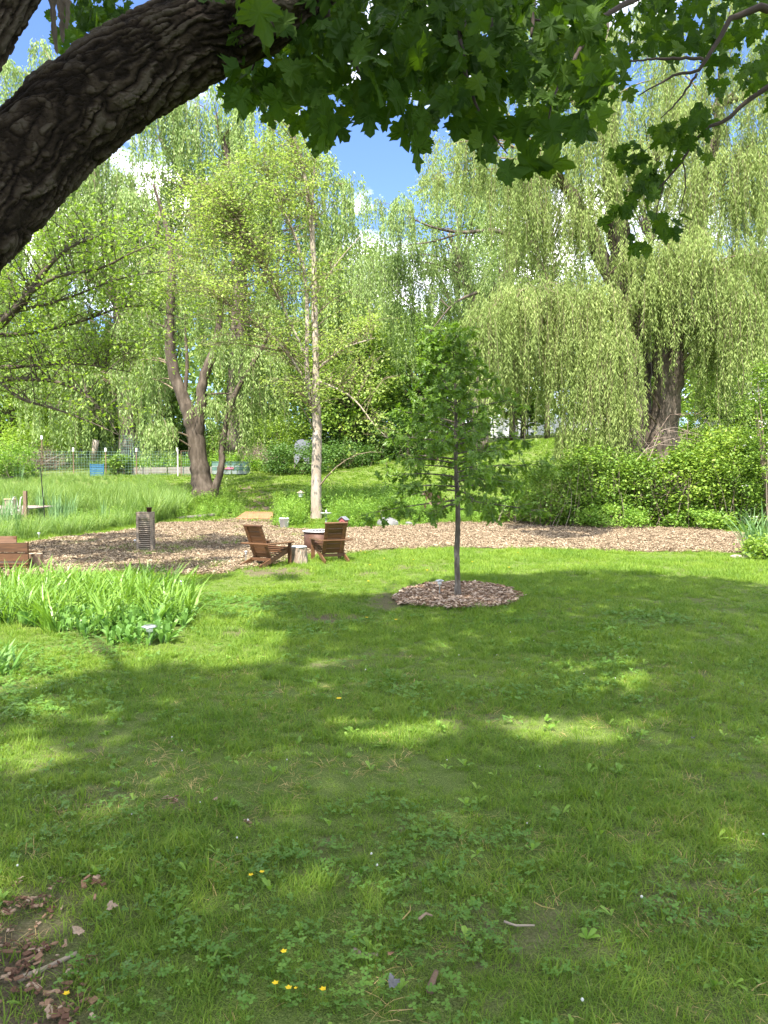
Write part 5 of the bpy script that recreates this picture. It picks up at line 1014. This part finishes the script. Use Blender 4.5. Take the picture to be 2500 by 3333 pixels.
solar(801, 1838, 1792, 'steel solar light left of the left lounge chair', .035)
solar(1431, 1942, 1885, 'dark capped solar light in the mulch ring beside the oak', .058)
solar(487, 2100, 2033, 'big silver capped solar light at the front corner of the lily bed', .075)
solar(127, 1757, 1733, 'white capped solar light by the tall grass left of the black pole', .05)
solar(592, 1952, 1888, 'solar light half hidden at the right end of the daylily bed', .03)
solar(440, 1772, 1757, 'low solar light beside the louvred pedestal', .04)
def pedestal():
    p = G(475, 1795); t = thing('shutter_pedestal', 'tall box pedestal made of weathered louvred shutters on the chips', 'pedestal', p, math.radians(8)); w = .33; h = .86
    for k in range(4):
        R = rotz(k * PI / 2)
        def T(v): return R @ np.array(v, float)
        for s in (-1, 1):
            MB().box(T((s * (w / 2 - .02), -w / 2, h / 2)), (.04, .025, h), R, bev=.002).build('shutter_stile', M['weathered'], t)
        for z, hh in ((h - .045, .09), (.03, .06)): MB().box(T((0, -w / 2 + .001, z)), (w - .08, .022, hh), R).build('shutter_rail', M['weathered'], t)
        n = 16
        for i in range(n):
            z = .075 + i * (h - .18) / (n - 1); a = .75; Rx = np.array([[1, 0, 0], [0, math.cos(a), -math.sin(a)], [0, math.sin(a), math.cos(a)]])
            MB().box(T((0, -w / 2 + .004, z)), (w - .08, .030, .007), R @ Rx).build('slat', M['weathered'], t)
    MB().box((0, 0, h + .012), (w + .03, w + .03, .025), bev=.003).build('top_board', M['weathered'], t)
    q = np.array(p) + [.07, .05, h + .025]; pt = thing('flower_pot', 'small brown flower pot with thin stems on the louvred pedestal', 'flower pot', q)
    MB().lathe([(0, 0), (.045, 0), (.06, .09), (.066, .09), (.066, .105), (.055, .105), (.05, .08), (0, .08)], 20).build('pot', M['copper'], pt, True); link('stems', leafy(22, .04, .22, .05, .012, 911, 'weed'), None, pt, (0, 0, .08))
pedestal()
def bench():
    p = G(35, 1862); D = p[1]; s = D / FP; t = thing('bench', 'brown wooden garden bench seen from behind at the left frame edge', 'bench', p); x1 = W(94, 1800, D)[0] - p[0]; x0 = x1 - 1.25; zt = W(0, 1766, D)[2]; h = zt
    for k, (a, b) in enumerate(((h - .165, h - .005), (h - .325, h - .178))): MB().box(((x0 + x1) / 2, -.02 - .02 * (k == 0), (a + b) / 2), (x1 - x0, .028, b - a), bev=.003).build('back_plank', cw, t)
    MB().box(((x0 + x1) / 2, .1, h - .365), (x1 - x0, .30, .028), bev=.003).build('seat', cw, t)
    MB().box(((x0 + x1) / 2, -.02, h - .405), (x1 - x0 - .06, .024, .05), bev=.003).build('rail', cw, t)
    for x in (x0 + .04, x1 - .03, x1 - .26): MB().box((x, 0, (h if x != x1 - .26 else h - .4) / 2 + (-.0)), (.05, .035, h if x != x1 - .26 else h - .4), bev=.003).build('leg', cw, t)
    for x in (x0 + .04, x1 - .03): MB().box((x, .36, (h - .36) / 2), (.05, .04, h - .36), bev=.003).build('leg', cw, t)
    for x in (x0 + .03, x1 - .02): MB().bar((x, -.05, h - .16), (x, .34, h - .18), .05, .025).build('armrest', cw, t)
    p = G(-20, 1815); t = thing('bench', 'second bench with a sunlit orange brown back behind the first one', 'bench', p, math.radians(6)); D = p[1]; x1 = W(50, 1760, D)[0] - p[0]; x0 = x1 - 1.1; h = W(0, 1740, D)[2]
    for k in range(2): MB().box(((x0 + x1) / 2, .02 - .03 * k, h - .09 - .17 * k), (x1 - x0, .026, .16), np.array([[1, 0, 0], [0, .97, .24], [0, -.24, .97]]), bev=.003).build('back_plank', cw, t)
    MB().box(((x0 + x1) / 2, -.18, h - .36), (x1 - x0, .34, .028), bev=.003).build('seat', cw, t)
    for x in (x0 + .03, x1 - .03):
        for y in (.03, -.33): MB().box((x, y, (h - (.02 if y > 0 else .37)) / 2), (.05, .04, h - (.02 if y > 0 else .37)), bev=.003).build('leg', cw, t)
bench()
def dock():
    b = W(60, 1690, 26); t = thing('dock', 'low pinkish grey wooden dock reaching in from the left over the pond', 'dock', (b[0], 26, 0)); bx = b[0]
    zt = W(60, 1655, 25)[2]; xr = W(185, 1650, 27)[0]
    for k in range(26):
        x = xr - .075 - k * .15; y1 = 27.4 if k > 3 else 27.4 - (3 - k) * .12; MB().box((x - bx, (24.9 + y1) / 2 - 26, zt), (.14, y1 - 24.9, .035), bev=.003).build('plank', M['dock_wood'], t)
    MB().box((xr - 1.9 - bx, 24.88 - 26, zt - .11), (3.8, .04, .17)).build('fascia', M['dock_wood'], t)
    for x in (xr - .3, xr - 1.4, xr - 2.6): MB().box((x - bx, -1.0, zt / 2 - .5), (.11, .11, zt + .9)).build('post', M['weathered'], t)
    x = W(83, 1650, 24.8)[0]; top = W(83, 1598, 24.8)[2]; MB().box((x - bx, 24.8 - 26, top / 2 - .2), (.10, .10, top + .4)).build('tall_post', M['stump_dark'], t)
    # pool style ladder
    lt = thing('ladder', 'pale metal pond ladder with curved handrails on the dock edge', 'ladder', (W(55, 1665, 24.7)[0], 24.7, zt)); wd = .34; lt.scale = (.72,) * 3
    for s in (-1, 1):
        x = s * wd / 2; P = smoothline(np.array([[x, .45, 0], [x, .42, .42], [x, .2, .58], [x, 0, .5], [x + s * .02, -.1, .1], [x + s * .05, -.16, -.5]]), 24); MB().tube(P, .019, 8).build('handrail', M['pipe'], lt, True)
    for z, y in ((-.05, -.1), (-.25, -.12), (-.42, -.14)): MB().box((0, y, z), (wd, .06, .03)).build('rung', M['pipe'], lt)
    q = W(34, 1652, 26.4); q[2] = zt + .018; st = thing('stump_table', 'small log table standing on the dock', 'table', q); MB().lathe([(.18, 0), (.17, .12), (.18, .24)], 24).build('bark', M['stump_bark'], st, False); MB().lathe([(.21, .24), (.21, .265), (0, .265)], 24).build('top', M['cut_wood'], st)
dock()
def pole():
    p = G(151, 1737); q = W(132, 1524, p[1]); t = thing('pole', 'thin leaning black metal pole with a wire running off its top', 'pole', p)
    MB().tube(np.array([[0, 0, -.1], q - p]), .014, 8).build('rod', M['black'], t); e = q - p
    a = W(-60, 1566, p[1] + 3) - p; mb = MB(); mb.tube(pline(e, a, np.array([0, 0, -.15]), 12), .004, 4); mb.tube(pline(e, W(290, 1500, 42) - p, np.array([0, 0, -.4]), 12), .006, 4); mb.build('wire', M['black'], t)
    MB().box(e + np.array([-.06, 0, 0]), (.06, .03, .05)).build('insulator', M['black'], t); MB().box(pline(e, a, np.array([0, 0, -.15]), 12)[5], (.06, .03, .05)).build('insulator', M['black'], t)
pole()
def rock(name, label, px, py, rx, ry, rz, mat, seed, rot=0):
    p = G(px, py); R = np.random.default_rng(seed); nu, nv = 28, 16; u = np.linspace(0, 2 * PI, nu, endpoint=False); v = np.linspace(-PI / 2, PI / 2, nv); U, Vv = np.meshgrid(u, v); D = np.stack([np.cos(Vv) * np.cos(U), np.cos(Vv) * np.sin(U), np.sin(Vv)], -1).reshape(-1, 3); s = np.ones(len(D))
    for _ in range(16): nn = R.normal(size=3); nn /= np.linalg.norm(nn); s = np.minimum(s, (.72 + .2 * R.random()) / np.maximum(D @ nn, .05))
    P = D * s[:, None] * np.array([rx, ry, rz]) * 1.12; i = np.arange(nv - 1)[:, None] * nu; j = np.arange(nu)[None]; j2 = (j + 1) % nu
    o = link(name, npmesh(name, P, [np.stack([i + j, i + j2, i + nu + j2, i + nu + j], -1).reshape(-1, 4)], False), mat, None, p + [0, 0, rz * .35], (0, 0, rot)); tag(o, label, 'stone')
rock('boulder', 'large pale grey boulder at the edge of the perennial bed', 1262, 1712, .34, .28, .22, M['rock'], 3)
rock('boulder', 'small grey stone right of the large boulder', 1330, 1708, .13, .10, .08, M['rock'], 5)
rock('stone', 'flat brown stone on the lawn edge at the far right', 2408, 1817, .18, .12, .055, M['rock_brown'], 8)
rock('stone', 'dark speckled stone in the grass near the black pole', 250, 1728, .20, .16, .13, M['rock_brown'], 12)
for px, py, lab in ((372, 1694, 'small grey stone left of the pedestal top'),): pass
def small_things():
    p = G(925, 1722); t = thing('bucket', 'white bucket with a green plant at the edge of the bed', 'bucket', p); MB().lathe([(0, .005), (.11, 0), (.145, .33), (.155, .33), (.155, .355), (.14, .355), (.135, .05), (0, .05)], 28).build('pail', M['white'], t, True); MB().tube(np.array([[math.cos(a) * .155, -.04 - .05 * math.sin(a), .31 - .15 * math.sin(a)] for a in np.linspace(0, PI, 12)]), .004, 5).build('handle', M['steel'], t); link('plant', leafy(28, .08, .2, .09, .05, 77, 'weed'), None, t, (0, 0, .28))
    MB().box((-.12, -.05, .015), (.2, .16, .03)).build('saucer', M['white'], t)
    p = G(1118, 1722); t = thing('birdhouse', 'little red birdhouse with a grey pitched roof behind the right chair', 'birdhouse', p, math.radians(-25)); zb = .10
    MB().box((0, 0, .06), (.05, .05, .12)).build('post', M['weathered'], t)
    mb = MB(); a, b, e = .11, .10, .2; mb.add([(-a, -b, zb), (a, -b, zb), (a, b, zb), (-a, b, zb), (-a, -b, zb + e), (a, -b, zb + e), (a, b, zb + e), (-a, b, zb + e), (0, -b, zb + e + .1), (0, b, zb + e + .1)], [np.array([[3, 2, 1, 0], [0, 1, 5, 4], [1, 2, 6, 5], [2, 3, 7, 6], [3, 0, 4, 7]]), np.array([[4, 5, 8], [6, 7, 9]])]); mb.build('box', M['red'], t)
    for s in (-1, 1): MB().bar((s * .075, -.14, zb + e + .048), (s * .075, .14, zb + e + .048), .19, .018, up=(s * .6, 0, .8)).build('roof', M['shingle'], t)
    MB().tube(np.array([[0, -.102, zb + .13], [0, -.106, zb + .13]]), .025, 14).build('entrance_hole', M['black'], t)
    p = G(1062, 1708); t = thing('bird_bath', 'small pale green bird feeder dish right of the pale trunk', 'bird feeder', p); MB().lathe([(.10, 0), (.04, .05), (.035, .30), (.06, .34)], 20).build('pedestal', M['tank_light'], t, True); MB().lathe([(.06, .34), (.20, .40), (.21, .42), (.19, .42), (0, .37)], 28).build('bowl', M['zinc'], t, True); MB().lathe([(.02, .37), (.03, .45), (.015, .5), (0, .55)], 12).build('finial', M['white'], t, True)
    p = G(979, 1672); h = W(979, 1600, p[1])[2] - p[2]; t = thing('lantern', 'small lantern shaped feeder hanging on a hook over the bed', 'lantern', p)
    MB().tube(smoothline(np.array([[.22, 0, 0], [.22, 0, h * .9], [.20, 0, h * 1.12], [.08, 0, h * 1.16], [0, 0, h * 1.05]]), 20), .008, 6).build('hook', M['black'], t)
    MB().lathe([(0, h - .22), (.09, h - .21), (.08, h - .19), (.10, h - .05), (0, h - .05)], 6).build('body', M['lens'], t); MB().lathe([(.16, h - .05), (.03, h + .03), (0, h + .06)], 6).build('roof', M['weathered'], t)
small_things()
def board_step():
    q = [G(766, 1693), G(887, 1693), G(891, 1672), G(800, 1671)]; o = np.array(q[0]); t = thing('wooden_platform', 'flat orange brown board platform where the path meets the bank', 'platform', o); n = 4
    for k in range(n):
        a, b = k / n, (k + 1) / n - .012; L = lambda i, j, u: np.array(q[i]) * (1 - u) + np.array(q[j]) * u - o
        A, B, C, Dd = L(0, 3, a), L(1, 2, a), L(1, 2, b), L(0, 3, b); mb = MB(); V = np.array([A, B, C, Dd]); mb.add(np.vstack([V + [0, 0, .02], V + [0, 0, .075]]), np.array([[3, 2, 1, 0], [4, 5, 6, 7], [0, 1, 5, 4], [1, 2, 6, 5], [2, 3, 7, 6], [3, 0, 4, 7]])); mb.build('plank', M['board'], t)
    a, b = G(580, 1690), G(700, 1678); o = MB().bar(np.array(a) + [0, 0, .05], np.array(b) + [0, 0, .05], .25, .06).build('stone_edging', M['concrete']); tag(o, 'grey flat edging plank lying in the weeds left of the platform', 'edging')
board_step()
def garden():
    # wire fence round the vegetable garden: posts with white caps, panels of wire
    def P3(px, D, py=None): p = W(px, 1530, D); p[2] = float(H(p[0], p[1])); return p
    t = thing('wire_fence', 'green wire garden fence on white capped posts round the vegetable plot', 'fence', P3(130, 43)); o = P3(130, 43)
    run = [(-60, 42.5), (138, 42.8), (240, 43), (345, 43), (445, 43), (578, 43)]; h = 1.3
    pts = [P3(a, b) for a, b in run] + [P3(500, 52), P3(400, 53), P3(200, 53)]
    for i, p in enumerate(pts):
        hh = 1.5 if i != 1 else 2.2
        MB().tube(np.array([p - o + [0, 0, -.1], p - o + [0, 0, hh]]), .03, 8).build('post', M['stump_dark' if i < 6 else 'weathered'], t); MB().box(p - o + [0, 0, hh - .05], (.09, .09, .2)).build('post_cap', M['white'], t)
    for a, b in list(zip(pts[:5], pts[1:6])) + [(pts[6], pts[7]), (pts[7], pts[8])]:
        mb = MB(); n = 9
        for k in range(n): z = .05 + h * k / (n - 1); mb.bar(a - o + [0, 0, z], b - o + [0, 0, z], .008, .008)
        L = np.linalg.norm(b - a); m = int(L / .15)
        for k in range(m + 1): q = a + (b - a) * k / m - o; mb.bar(q + [0, 0, .05], q + [0, 0, .05 + h], .006, .006, up=(0, 1, 0))
        w = mb.build('wire_mesh', M['wire'], t); w['kind'] = 'stuff'
    # gate
    a, b = P3(590, 42.5), P3(633, 42.5); g = thing('garden_gate', 'pipe framed wire garden gate left of the forked trunk', 'gate', a); b = b - a; hh = 1.4
    MB().tube(np.array([[0, 0, .02], [0, 0, hh], b + [0, 0, hh], b + [0, 0, .02], [0, 0, .02]]), .02, 8).build('gate_frame', M['stump_dark'], g); mb = MB()
    for k in range(9): mb.bar((0, 0, .1 + k * .15), b + [0, 0, .1 + k * .15], .007, .007)
    for k in range(6): q = b * k / 6; mb.bar(q + [0, 0, .02], q + [0, 0, hh], .006, .006, up=(0, 1, 0))
    mb.build('wire_mesh', M['wire'], g)['kind'] = 'stuff'; MB().tube(np.array([[-.18, 0, -.1], [-.18, 0, 1.5]]), .045, 8).build('gate_post', M['pipe'], g)
    # raised bed border
    for k, (a, b) in enumerate(((548, 635), (430, 545), (640, 690))):
        p, q = P3(a, 43.6), P3(b, 43.6); oo = MB().bar([0, 0, .2], np.array(q) - p + [0, 0, .2], .15, .42).build('raised_bed_wall', M['concrete'], loc=p); tag(oo, ('pale concrete bed wall right behind the garden gate', 'pale concrete bed wall left of the garden gate under willow strands', 'short pale bed wall right behind the forked trunk')[k], 'wall', 'concrete bed walls')
    x, y = sample([tuple(P3(430, 44)[:2]), tuple(P3(860, 44)[:2]), tuple(P3(850, 51)[:2]), tuple(P3(430, 51)[:2])], 3.0); n = len(x)
    scatter('garden_vegetables', 'leafy rows of plants in the vegetable garden', [leafy(70, .3, .7, .2, .08, 600 + s, 'weed') for s in range(4)], np.stack([x, y, H(x, y) + .15], -1), .6 + .6 * rng.random(n))
    # blue panel
    p = P3(315, 42.3); t = thing('blue_panel', 'bright blue slatted panel leaning on the garden fence', 'panel', p)
    for k in range(7): MB().box((0, .02 * (k % 2) + .01 * k, .12 + k * .092), (.74, .03, .062)).build('slat', M['blue'], t)
    for s in (-1, 1): MB().box((s * .36, .04, .38), (.04, .05, .74)).build('side_post', M['blue'], t)
    p = P3(308, 46); a = W(302, 1500, 46) - p; b = W(313, 1432, 46) - p; oo = MB().tube(np.array([a, b]), [.15, .19], 14).build('bleached_log', M['bark_pale'], None, True, loc=p); tag(oo, 'upright bleached log behind the blue panel', 'log')
    # trellis arch
    p = P3(412, 46); t = thing('trellis', 'tall arched green wire trellis inside the garden', 'trellis', p); mb = MB(); w0 = .45; hb = 2.1
    for k in range(14): z = .1 + k * .15; xx = w0 * (1 - .25 * z / hb); mb.bar((-xx, 0, z), (xx, 0, z), .014, .014)
    for k in range(7): u = -1 + k / 3; mb.bar((u * w0, 0, 0), (u * w0 * .75, 0, hb), .014, .014, up=(0, 1, 0))
    mb.build('wire_mesh', M['wire'], t)['kind'] = 'stuff'; mb = MB()
    for k in range(12): z = .1 + k * .14; mb.bar((.1 + z * .1, .5, 2.1 - z), (1.2, .5, 2.1 - z - .05), .012, .012)
    for k in range(9): mb.bar((.25 + k * .12, .5, 0), (.25 + k * .12, .5, 1.9 - k * .13), .012, .012, up=(0, 1, 0))
    mb.build('side_panel', M['wire'], t)['kind'] = 'stuff'
    # stock tank
    p = G(748, 1522); p = P3(752, 43.5); t = thing('stock_tank', 'oval green and pale banded metal stock tank planter behind the forked tree', 'tank', p); r = .62
    def ovl(z, rr, k=40, ex=.45):
        a = np.linspace(0, 2 * PI, k, endpoint=False); return np.stack([np.cos(a) * rr + np.sign(np.cos(a)) * ex, np.sin(a) * rr, np.full(k, z)], -1)
    def band(z0, z1, r0, r1, nm, mat):
        V = np.vstack([ovl(z0, r0), ovl(z1, r1)]); k = 40; j = np.arange(k); mb = MB(); mb.add(V, np.stack([j, (j + 1) % k, k + (j + 1) % k, k + j], -1)); mb.build(nm, mat, t, True)
    band(0, .2, r * .97, r, 'lower_band', M['tank_light']); band(.2, .24, r, r * 1.02, 'bead', M['tank']); band(.24, .40, r * 1.0, r, 'middle_band', M['tank']); band(.40, .46, r * 1.02, r * 1.02, 'bead', M['tank_light']); band(.46, .66, r, r, 'upper_band', M['tank']); band(.66, .70, r * 1.03, r * 1.03, 'rim', M['tank']); V = np.vstack([ovl(.6, r * .99), [[0, 0, .6]]]); mb = MB(); j = np.arange(40); mb.add(V, np.stack([j, (j + 1) % 40, np.full(40, 40)], -1)); mb.build('soil', M['mulch_bed'], t)
    MB().box((0, -r - .012, .32), (.55, .01, .09)).build('pink_marking', M['pink'], t)
    p = P3(806, 43.5); oo = MB().box((0, 0, .1), (.25, .25, .22), bev=.02).build('block', M['shingle'], loc=p); tag(oo, 'dark block on the grass at the right end of the tank', 'block')
    # grey cover behind the hedge
    p = W(982, 1470, 47); p[2] = float(H(p[0], p[1])); t = thing('covered_shed', 'grey rounded cover seen above the hedge left of the pale trunk', 'shed', p); top = W(980, 1428, 47)[2] - p[2]; w = .95
    a = np.linspace(0, PI, 12); S0 = np.stack([np.cos(a) * w / 2, 0 * a, top * .7 + np.sin(a) * top * .3], -1); S0 = np.vstack([[w / 2, 0, 0], S0, [-w / 2, 0, 0]]); V = np.vstack([S0, S0 + [0, 1.6, 0]]); n = len(S0); j = np.arange(n - 1); mb = MB(); mb.add(V, [np.stack([j, j + 1, n + j + 1, n + j], -1)]); mb.build('cover', M['grey_tarp'], t)
    V = np.vstack([S0 + [0, .02, 0], [[0, .02, top * .4]]]); mb = MB(); j = np.arange(n - 1); mb.add(V, np.stack([j + 1, j, np.full(n - 1, n)], -1)); mb.build('end_panel', M['grey_tarp'], t)
garden()
def far_things():
    # long white building / wall beyond the bank
    a = W(1600, 1425, 80); b = W(2090, 1425, 80); a[2] = H(a[0], a[1]); b[2] = H(b[0], b[1]); t = thing('white_fence', 'long white panel fence at the top of the bank under the willow', 'fence', a); d = b - a; d[2] = 0; n = 12
    zt = W(1800, 1362, 80)[2] - a[2]; zb = W(1800, 1422, 80)[2] - a[2] - .5
    for k in range(n): c = d * (k + .5) / n; MB().box(c + [0, 0, (zt + zb) / 2], (d[0] / n - .10, .05, zt - zb)).build('panel', M['white'], t)
    for k in range(n + 1): MB().box(d * k / n + [0, -.02, (zt + zb) / 2 + .05], (.13, .13, zt - zb + .1)).build('post', M['white'], t)
    MB().box(d / 2 + [0, -.06, zt + .02], (d[0], .08, .07)).build('top_rail', M['cream'], t)
    # chain wire in front
    mb = MB(); 
    for z in (.55, 1.05): mb.bar(np.array([0, -3, z + zb]), d + np.array([0, -3, z + zb]), .03, .03)
    for k in range(9): mb.bar(np.array([d[0] * k / 8, -3, zb - .6]), np.array([d[0] * k / 8, -3, zb + 1.1]), .05, .05, up=(0, 1, 0))
    o = mb.build('rail_fence', M['steel'], loc=a); tag(o, 'thin metal rail fence in front of the white fence', 'fence')
    # little kiosk roof
    p = W(1697, 1400, 74); p[2] = float(H(p[0], p[1])); t = thing('kiosk', 'small brown roofed kiosk at the left end of the white fence', 'kiosk', p); z1 = W(1697, 1348, 74)[2] - p[2]; z2 = W(1697, 1318, 74)[2] - p[2]; w = .75
    for sx in (-.5, .5):
        for sy in (-.5, .5): MB().box((sx, sy, z1 / 2 - .2), (.1, .1, z1 + .4)).build('post', M['stump_dark'], t)
    mb = MB(); mb.add([(-w, -w, z1), (w, -w, z1), (w, w, z1), (-w, w, z1), (-w * .6, 0, z2), (w * .6, 0, z2)], [np.array([[0, 1, 5, 4], [2, 3, 4, 5]]), np.array([[1, 2, 5], [3, 0, 4], ]), np.array([[3, 2, 1, 0]])]); mb.build('roof', M['weathered'], t)
    mb = MB(); mb.add([(-.28, -w - .02, z1 + .03), (.28, -w - .02, z1 + .03), (0, -w - .02, z1 + .45), (-.28, -.2, z1 + .03), (.28, -.2, z1 + .03), (0, -.1, z1 + .45)], [np.array([[0, 1, 2]]), np.array([[0, 2, 5, 3], [2, 1, 4, 5]])]); mb.build('gable', M['stump_dark'], t)
    # house glimpsed at the right
    p = W(2470, 1400, 60); p[2] = float(H(p[0], p[1])); t = thing('house', 'pale grey sided house glimpsed through the trees at the right edge', 'house', p); z = W(2470, 1330, 60)[2] - p[2]; zt = W(2470, 1255, 60)[2] - p[2]
    MB().box((1.2, 2.5, zt / 2 - .5), (7, 5, zt + 1)).build('wall', M['cream'], t)
    for k in range(14): MB().box((1.2, -.015, zt - .15 - k * .16), (7.02, .03, .13)).build('siding_board', M['cream'], t)
    mb = MB(); mb.add([(-2.6, -.4, zt), (5, -.4, zt), (5, 5.4, zt), (-2.6, 5.4, zt), (-2.6, 2.5, zt + 2), (5, 2.5, zt + 2)], [np.array([[0, 1, 5, 4], [2, 3, 4, 5]]), np.array([[1, 2, 5], [3, 0, 4]]), np.array([[3, 2, 1, 0]])]); mb.build('roof', M['shingle'], t)
    w = MB().box((.6, -.05, zt * .55), (1.0, .06, 1.1)).build('window', M['white'], t); MB().box((.6, -.09, zt * .55), (.84, .02, .94)).build('pane', M['glass_dark'], w)
far_things()
# iris clump at the right path edge
p = G(2490, 1812); t = thing('iris_clump', 'tall clump of grey green sword leaves at the right edge by the flat stone', 'plant', p)
for k in range(7): link('leaf_fan', tuft(22, .14, .85, .024, .7, 700 + k, 'cattail', .25, .25, 4), None, t, (random.uniform(-.35, .5), random.uniform(-.3, .5), 0), (0, 0, k))
bush('ivy_patch', 'low yellow green heart leaved plant in front of the sword leaves', 2480, 1832, 1778, 15.0, 90, 900, M['spring'], .07, .07, cat='plant')
# ------------------------------------------------------------------ small things on the lawn
def flower(px, py, label, h=.07, r=.011, n=5, grp='yellow buttercups in the lawn', nm='buttercup'):
    p = G(px, py); t = thing(nm, label, 'flower', p, random.random() * 6, grp); p2 = np.array([.005, 0, h])
    MB().tube(np.array([[0, 0, -.01], [.004, 0, h / 2], p2]), .0014, 4, False).build('stem', M['weed'], t)
    a = np.arange(n) * 2 * PI / n; A = np.stack([np.cos(a), np.sin(a), np.full(n, .35)], -1); v, f, rr = leaves(np.repeat(p2[None], n, 0), A, r, r * .9, None, np.stack([-np.sin(a), np.cos(a), 0 * a], -1)); mb = MB(); mb.add(v, f, rr); mb.build('petals', M['yellow_petal'], t)
BC = [(218, 3270), (820, 2878), (855, 2872), (920, 3130), (902, 3236), (945, 3262), (1053, 3254), (968, 3260)]
BL = ['buttercup alone beside the bare soil at the bottom left', 'left one of two close buttercups below the middle left', 'right one of two close buttercups below the middle left', 'buttercup standing alone above the bottom group', 'leftmost buttercup of the bottom row', 'middle large buttercup of the bottom row', 'rightmost buttercup of the bottom row', 'tiny buttercup bud right beside the middle large one']
for (a, b), l in zip(BC, BL): flower(a, b + 18, l, .05, .0125 if 'tiny' not in l else .007)
DC = [(1175, 1803, 'dandelion in the lawn right behind the right chair foot'), (1188, 1807, 'dandelion just right of the one by the chair'), (1101, 1820, 'dandelion close to the right chair'), (1250, 1828, 'dandelion between the chairs and the oak, upper one'), (1205, 1850, 'dandelion at a worn patch right of the chairs'), (1200, 1905, 'dandelion left of the mulch ring'), (1288, 2036, 'dandelion in the shade below the mulch ring, right one'), (1195, 2028, 'dandelion in the shade below the mulch ring, left one'), (1685, 1808, 'dandelion by the chips right of the oak trunk'), (1658, 1858, 'dandelion in sunlit grass right of the oak, lower one'), (1537, 1840, 'dandelion just right of the oak trunk in the sun'), (1345, 1832, 'dandelion in sunlit grass halfway to the oak'), (1390, 1868, 'dandelion left of the oak trunk near the solar light'), (1105, 2303, 'dandelion alone in the wide shaded lawn')]
for a, b, l in DC: flower(a, b, l, .06, .022, 12, 'yellow dandelions in the lawn', 'dandelion')
def stick(px0, py0, px1, py1, r, label, mat='weathered', nm='stick', lift=.03):
    a, b = G(px0, py0), G(px1, py1); n = 8; P = smoothline(np.stack([a, (a + b) / 2 + rng.normal(size=3) * .01, b]), n) + [0, 0, lift] - a; tag(MB().tube(P, np.linspace(r, r * .6, n), 6).build(nm, M[mat], None, True, loc=a), label, 'stick' if nm == 'stick' else nm)
stick(60, 3215, 250, 3125, .012, 'curved grey stick lying on the bare soil at bottom left', lift=.012)
stick(1640, 3030, 1740, 3050, .005, 'thin forked grey twig in the lawn right of centre'); stick(1738, 2986, 1806, 3006, .0025, 'pale straw lying across the lawn right of centre', 'grass_dry', lift=.05)
stick(1363, 3047, 1407, 3027, .006, 'pale wood splinter in the lawn near the bottom middle', 'chip', lift=.05); stick(1310, 3045, 1335, 2998, .003, 'thin tan straw left of the pale splinter', 'grass_dry', lift=.05)
stick(1400, 3250, 1420, 3180, .014, 'short rotten bark piece at the bottom middle', 'stump_dark', 'bark_piece', .012)
stick(1150, 3105, 1230, 3120, .012, 'flat grey bark sliver in the grass at the bottom middle', 'weathered', 'bark_piece', .01)
V, F = lobed(MAPLE, 0, .3, 900, .5); p = G(1275, 3268); o = link('fallen_leaf', npmesh('fallen_leaf', V * .038, F, False, np.full(len(V), .5)), M['rock'], None, p + [0, 0, .04], (.9, .2, .4)); tag(o, 'curled silvery fallen leaf at the bottom middle of the lawn', 'leaf')
o2 = o.copy(); COL.objects.link(o2); o2.scale = (.6,) * 3; o2.location = G(2258, 2425) + [0, 0, .04]; o2.rotation_euler = (.3, .2, 2); tag(o2, 'pale upturned leaf lying on the shaded lawn at the right', 'leaf')
V, F = lobed(MAPLE, 0, .3, 905, .5)
for px, py, s, l in ((250, 3060, .07, 'brown dead leaf on the bare soil by the grass edge'), (140, 3110, .06, 'tan dead leaf above the curved stick'), (40, 3250, .06, 'reddish dead leaf at the bottom left corner'), (705, 2620, .05, 'red brown dead leaf in the shaded lawn left of centre'), (1268, 3140, .04, 'small reddish dead leaf at the bottom middle'), (350, 2985, .06, 'tan curled dead leaf at the upper edge of the bare soil')):
    p = G(px, py); o = link('dead_leaf', npmesh('dead_leaf', V * s * .65, F, False, np.full(len(V), random.random())), M['dead_leaf'], None, p + [0, 0, .025], (random.uniform(-.5, .5), random.uniform(-.5, .5), random.random() * 6)); tag(o, l, 'leaf', 'dead leaves on the ground')
tot = 0
for o in COL.objects:
    if o.type == 'MESH' and not o.name.startswith('leaf'): o.data.calc_loop_triangles() if len(o.data.polygons) < 3000 else None; tot += len(o.data.loops) - 2 * len(o.data.polygons)
print('TRIS', tot, 'OBJ', len(COL.objects))
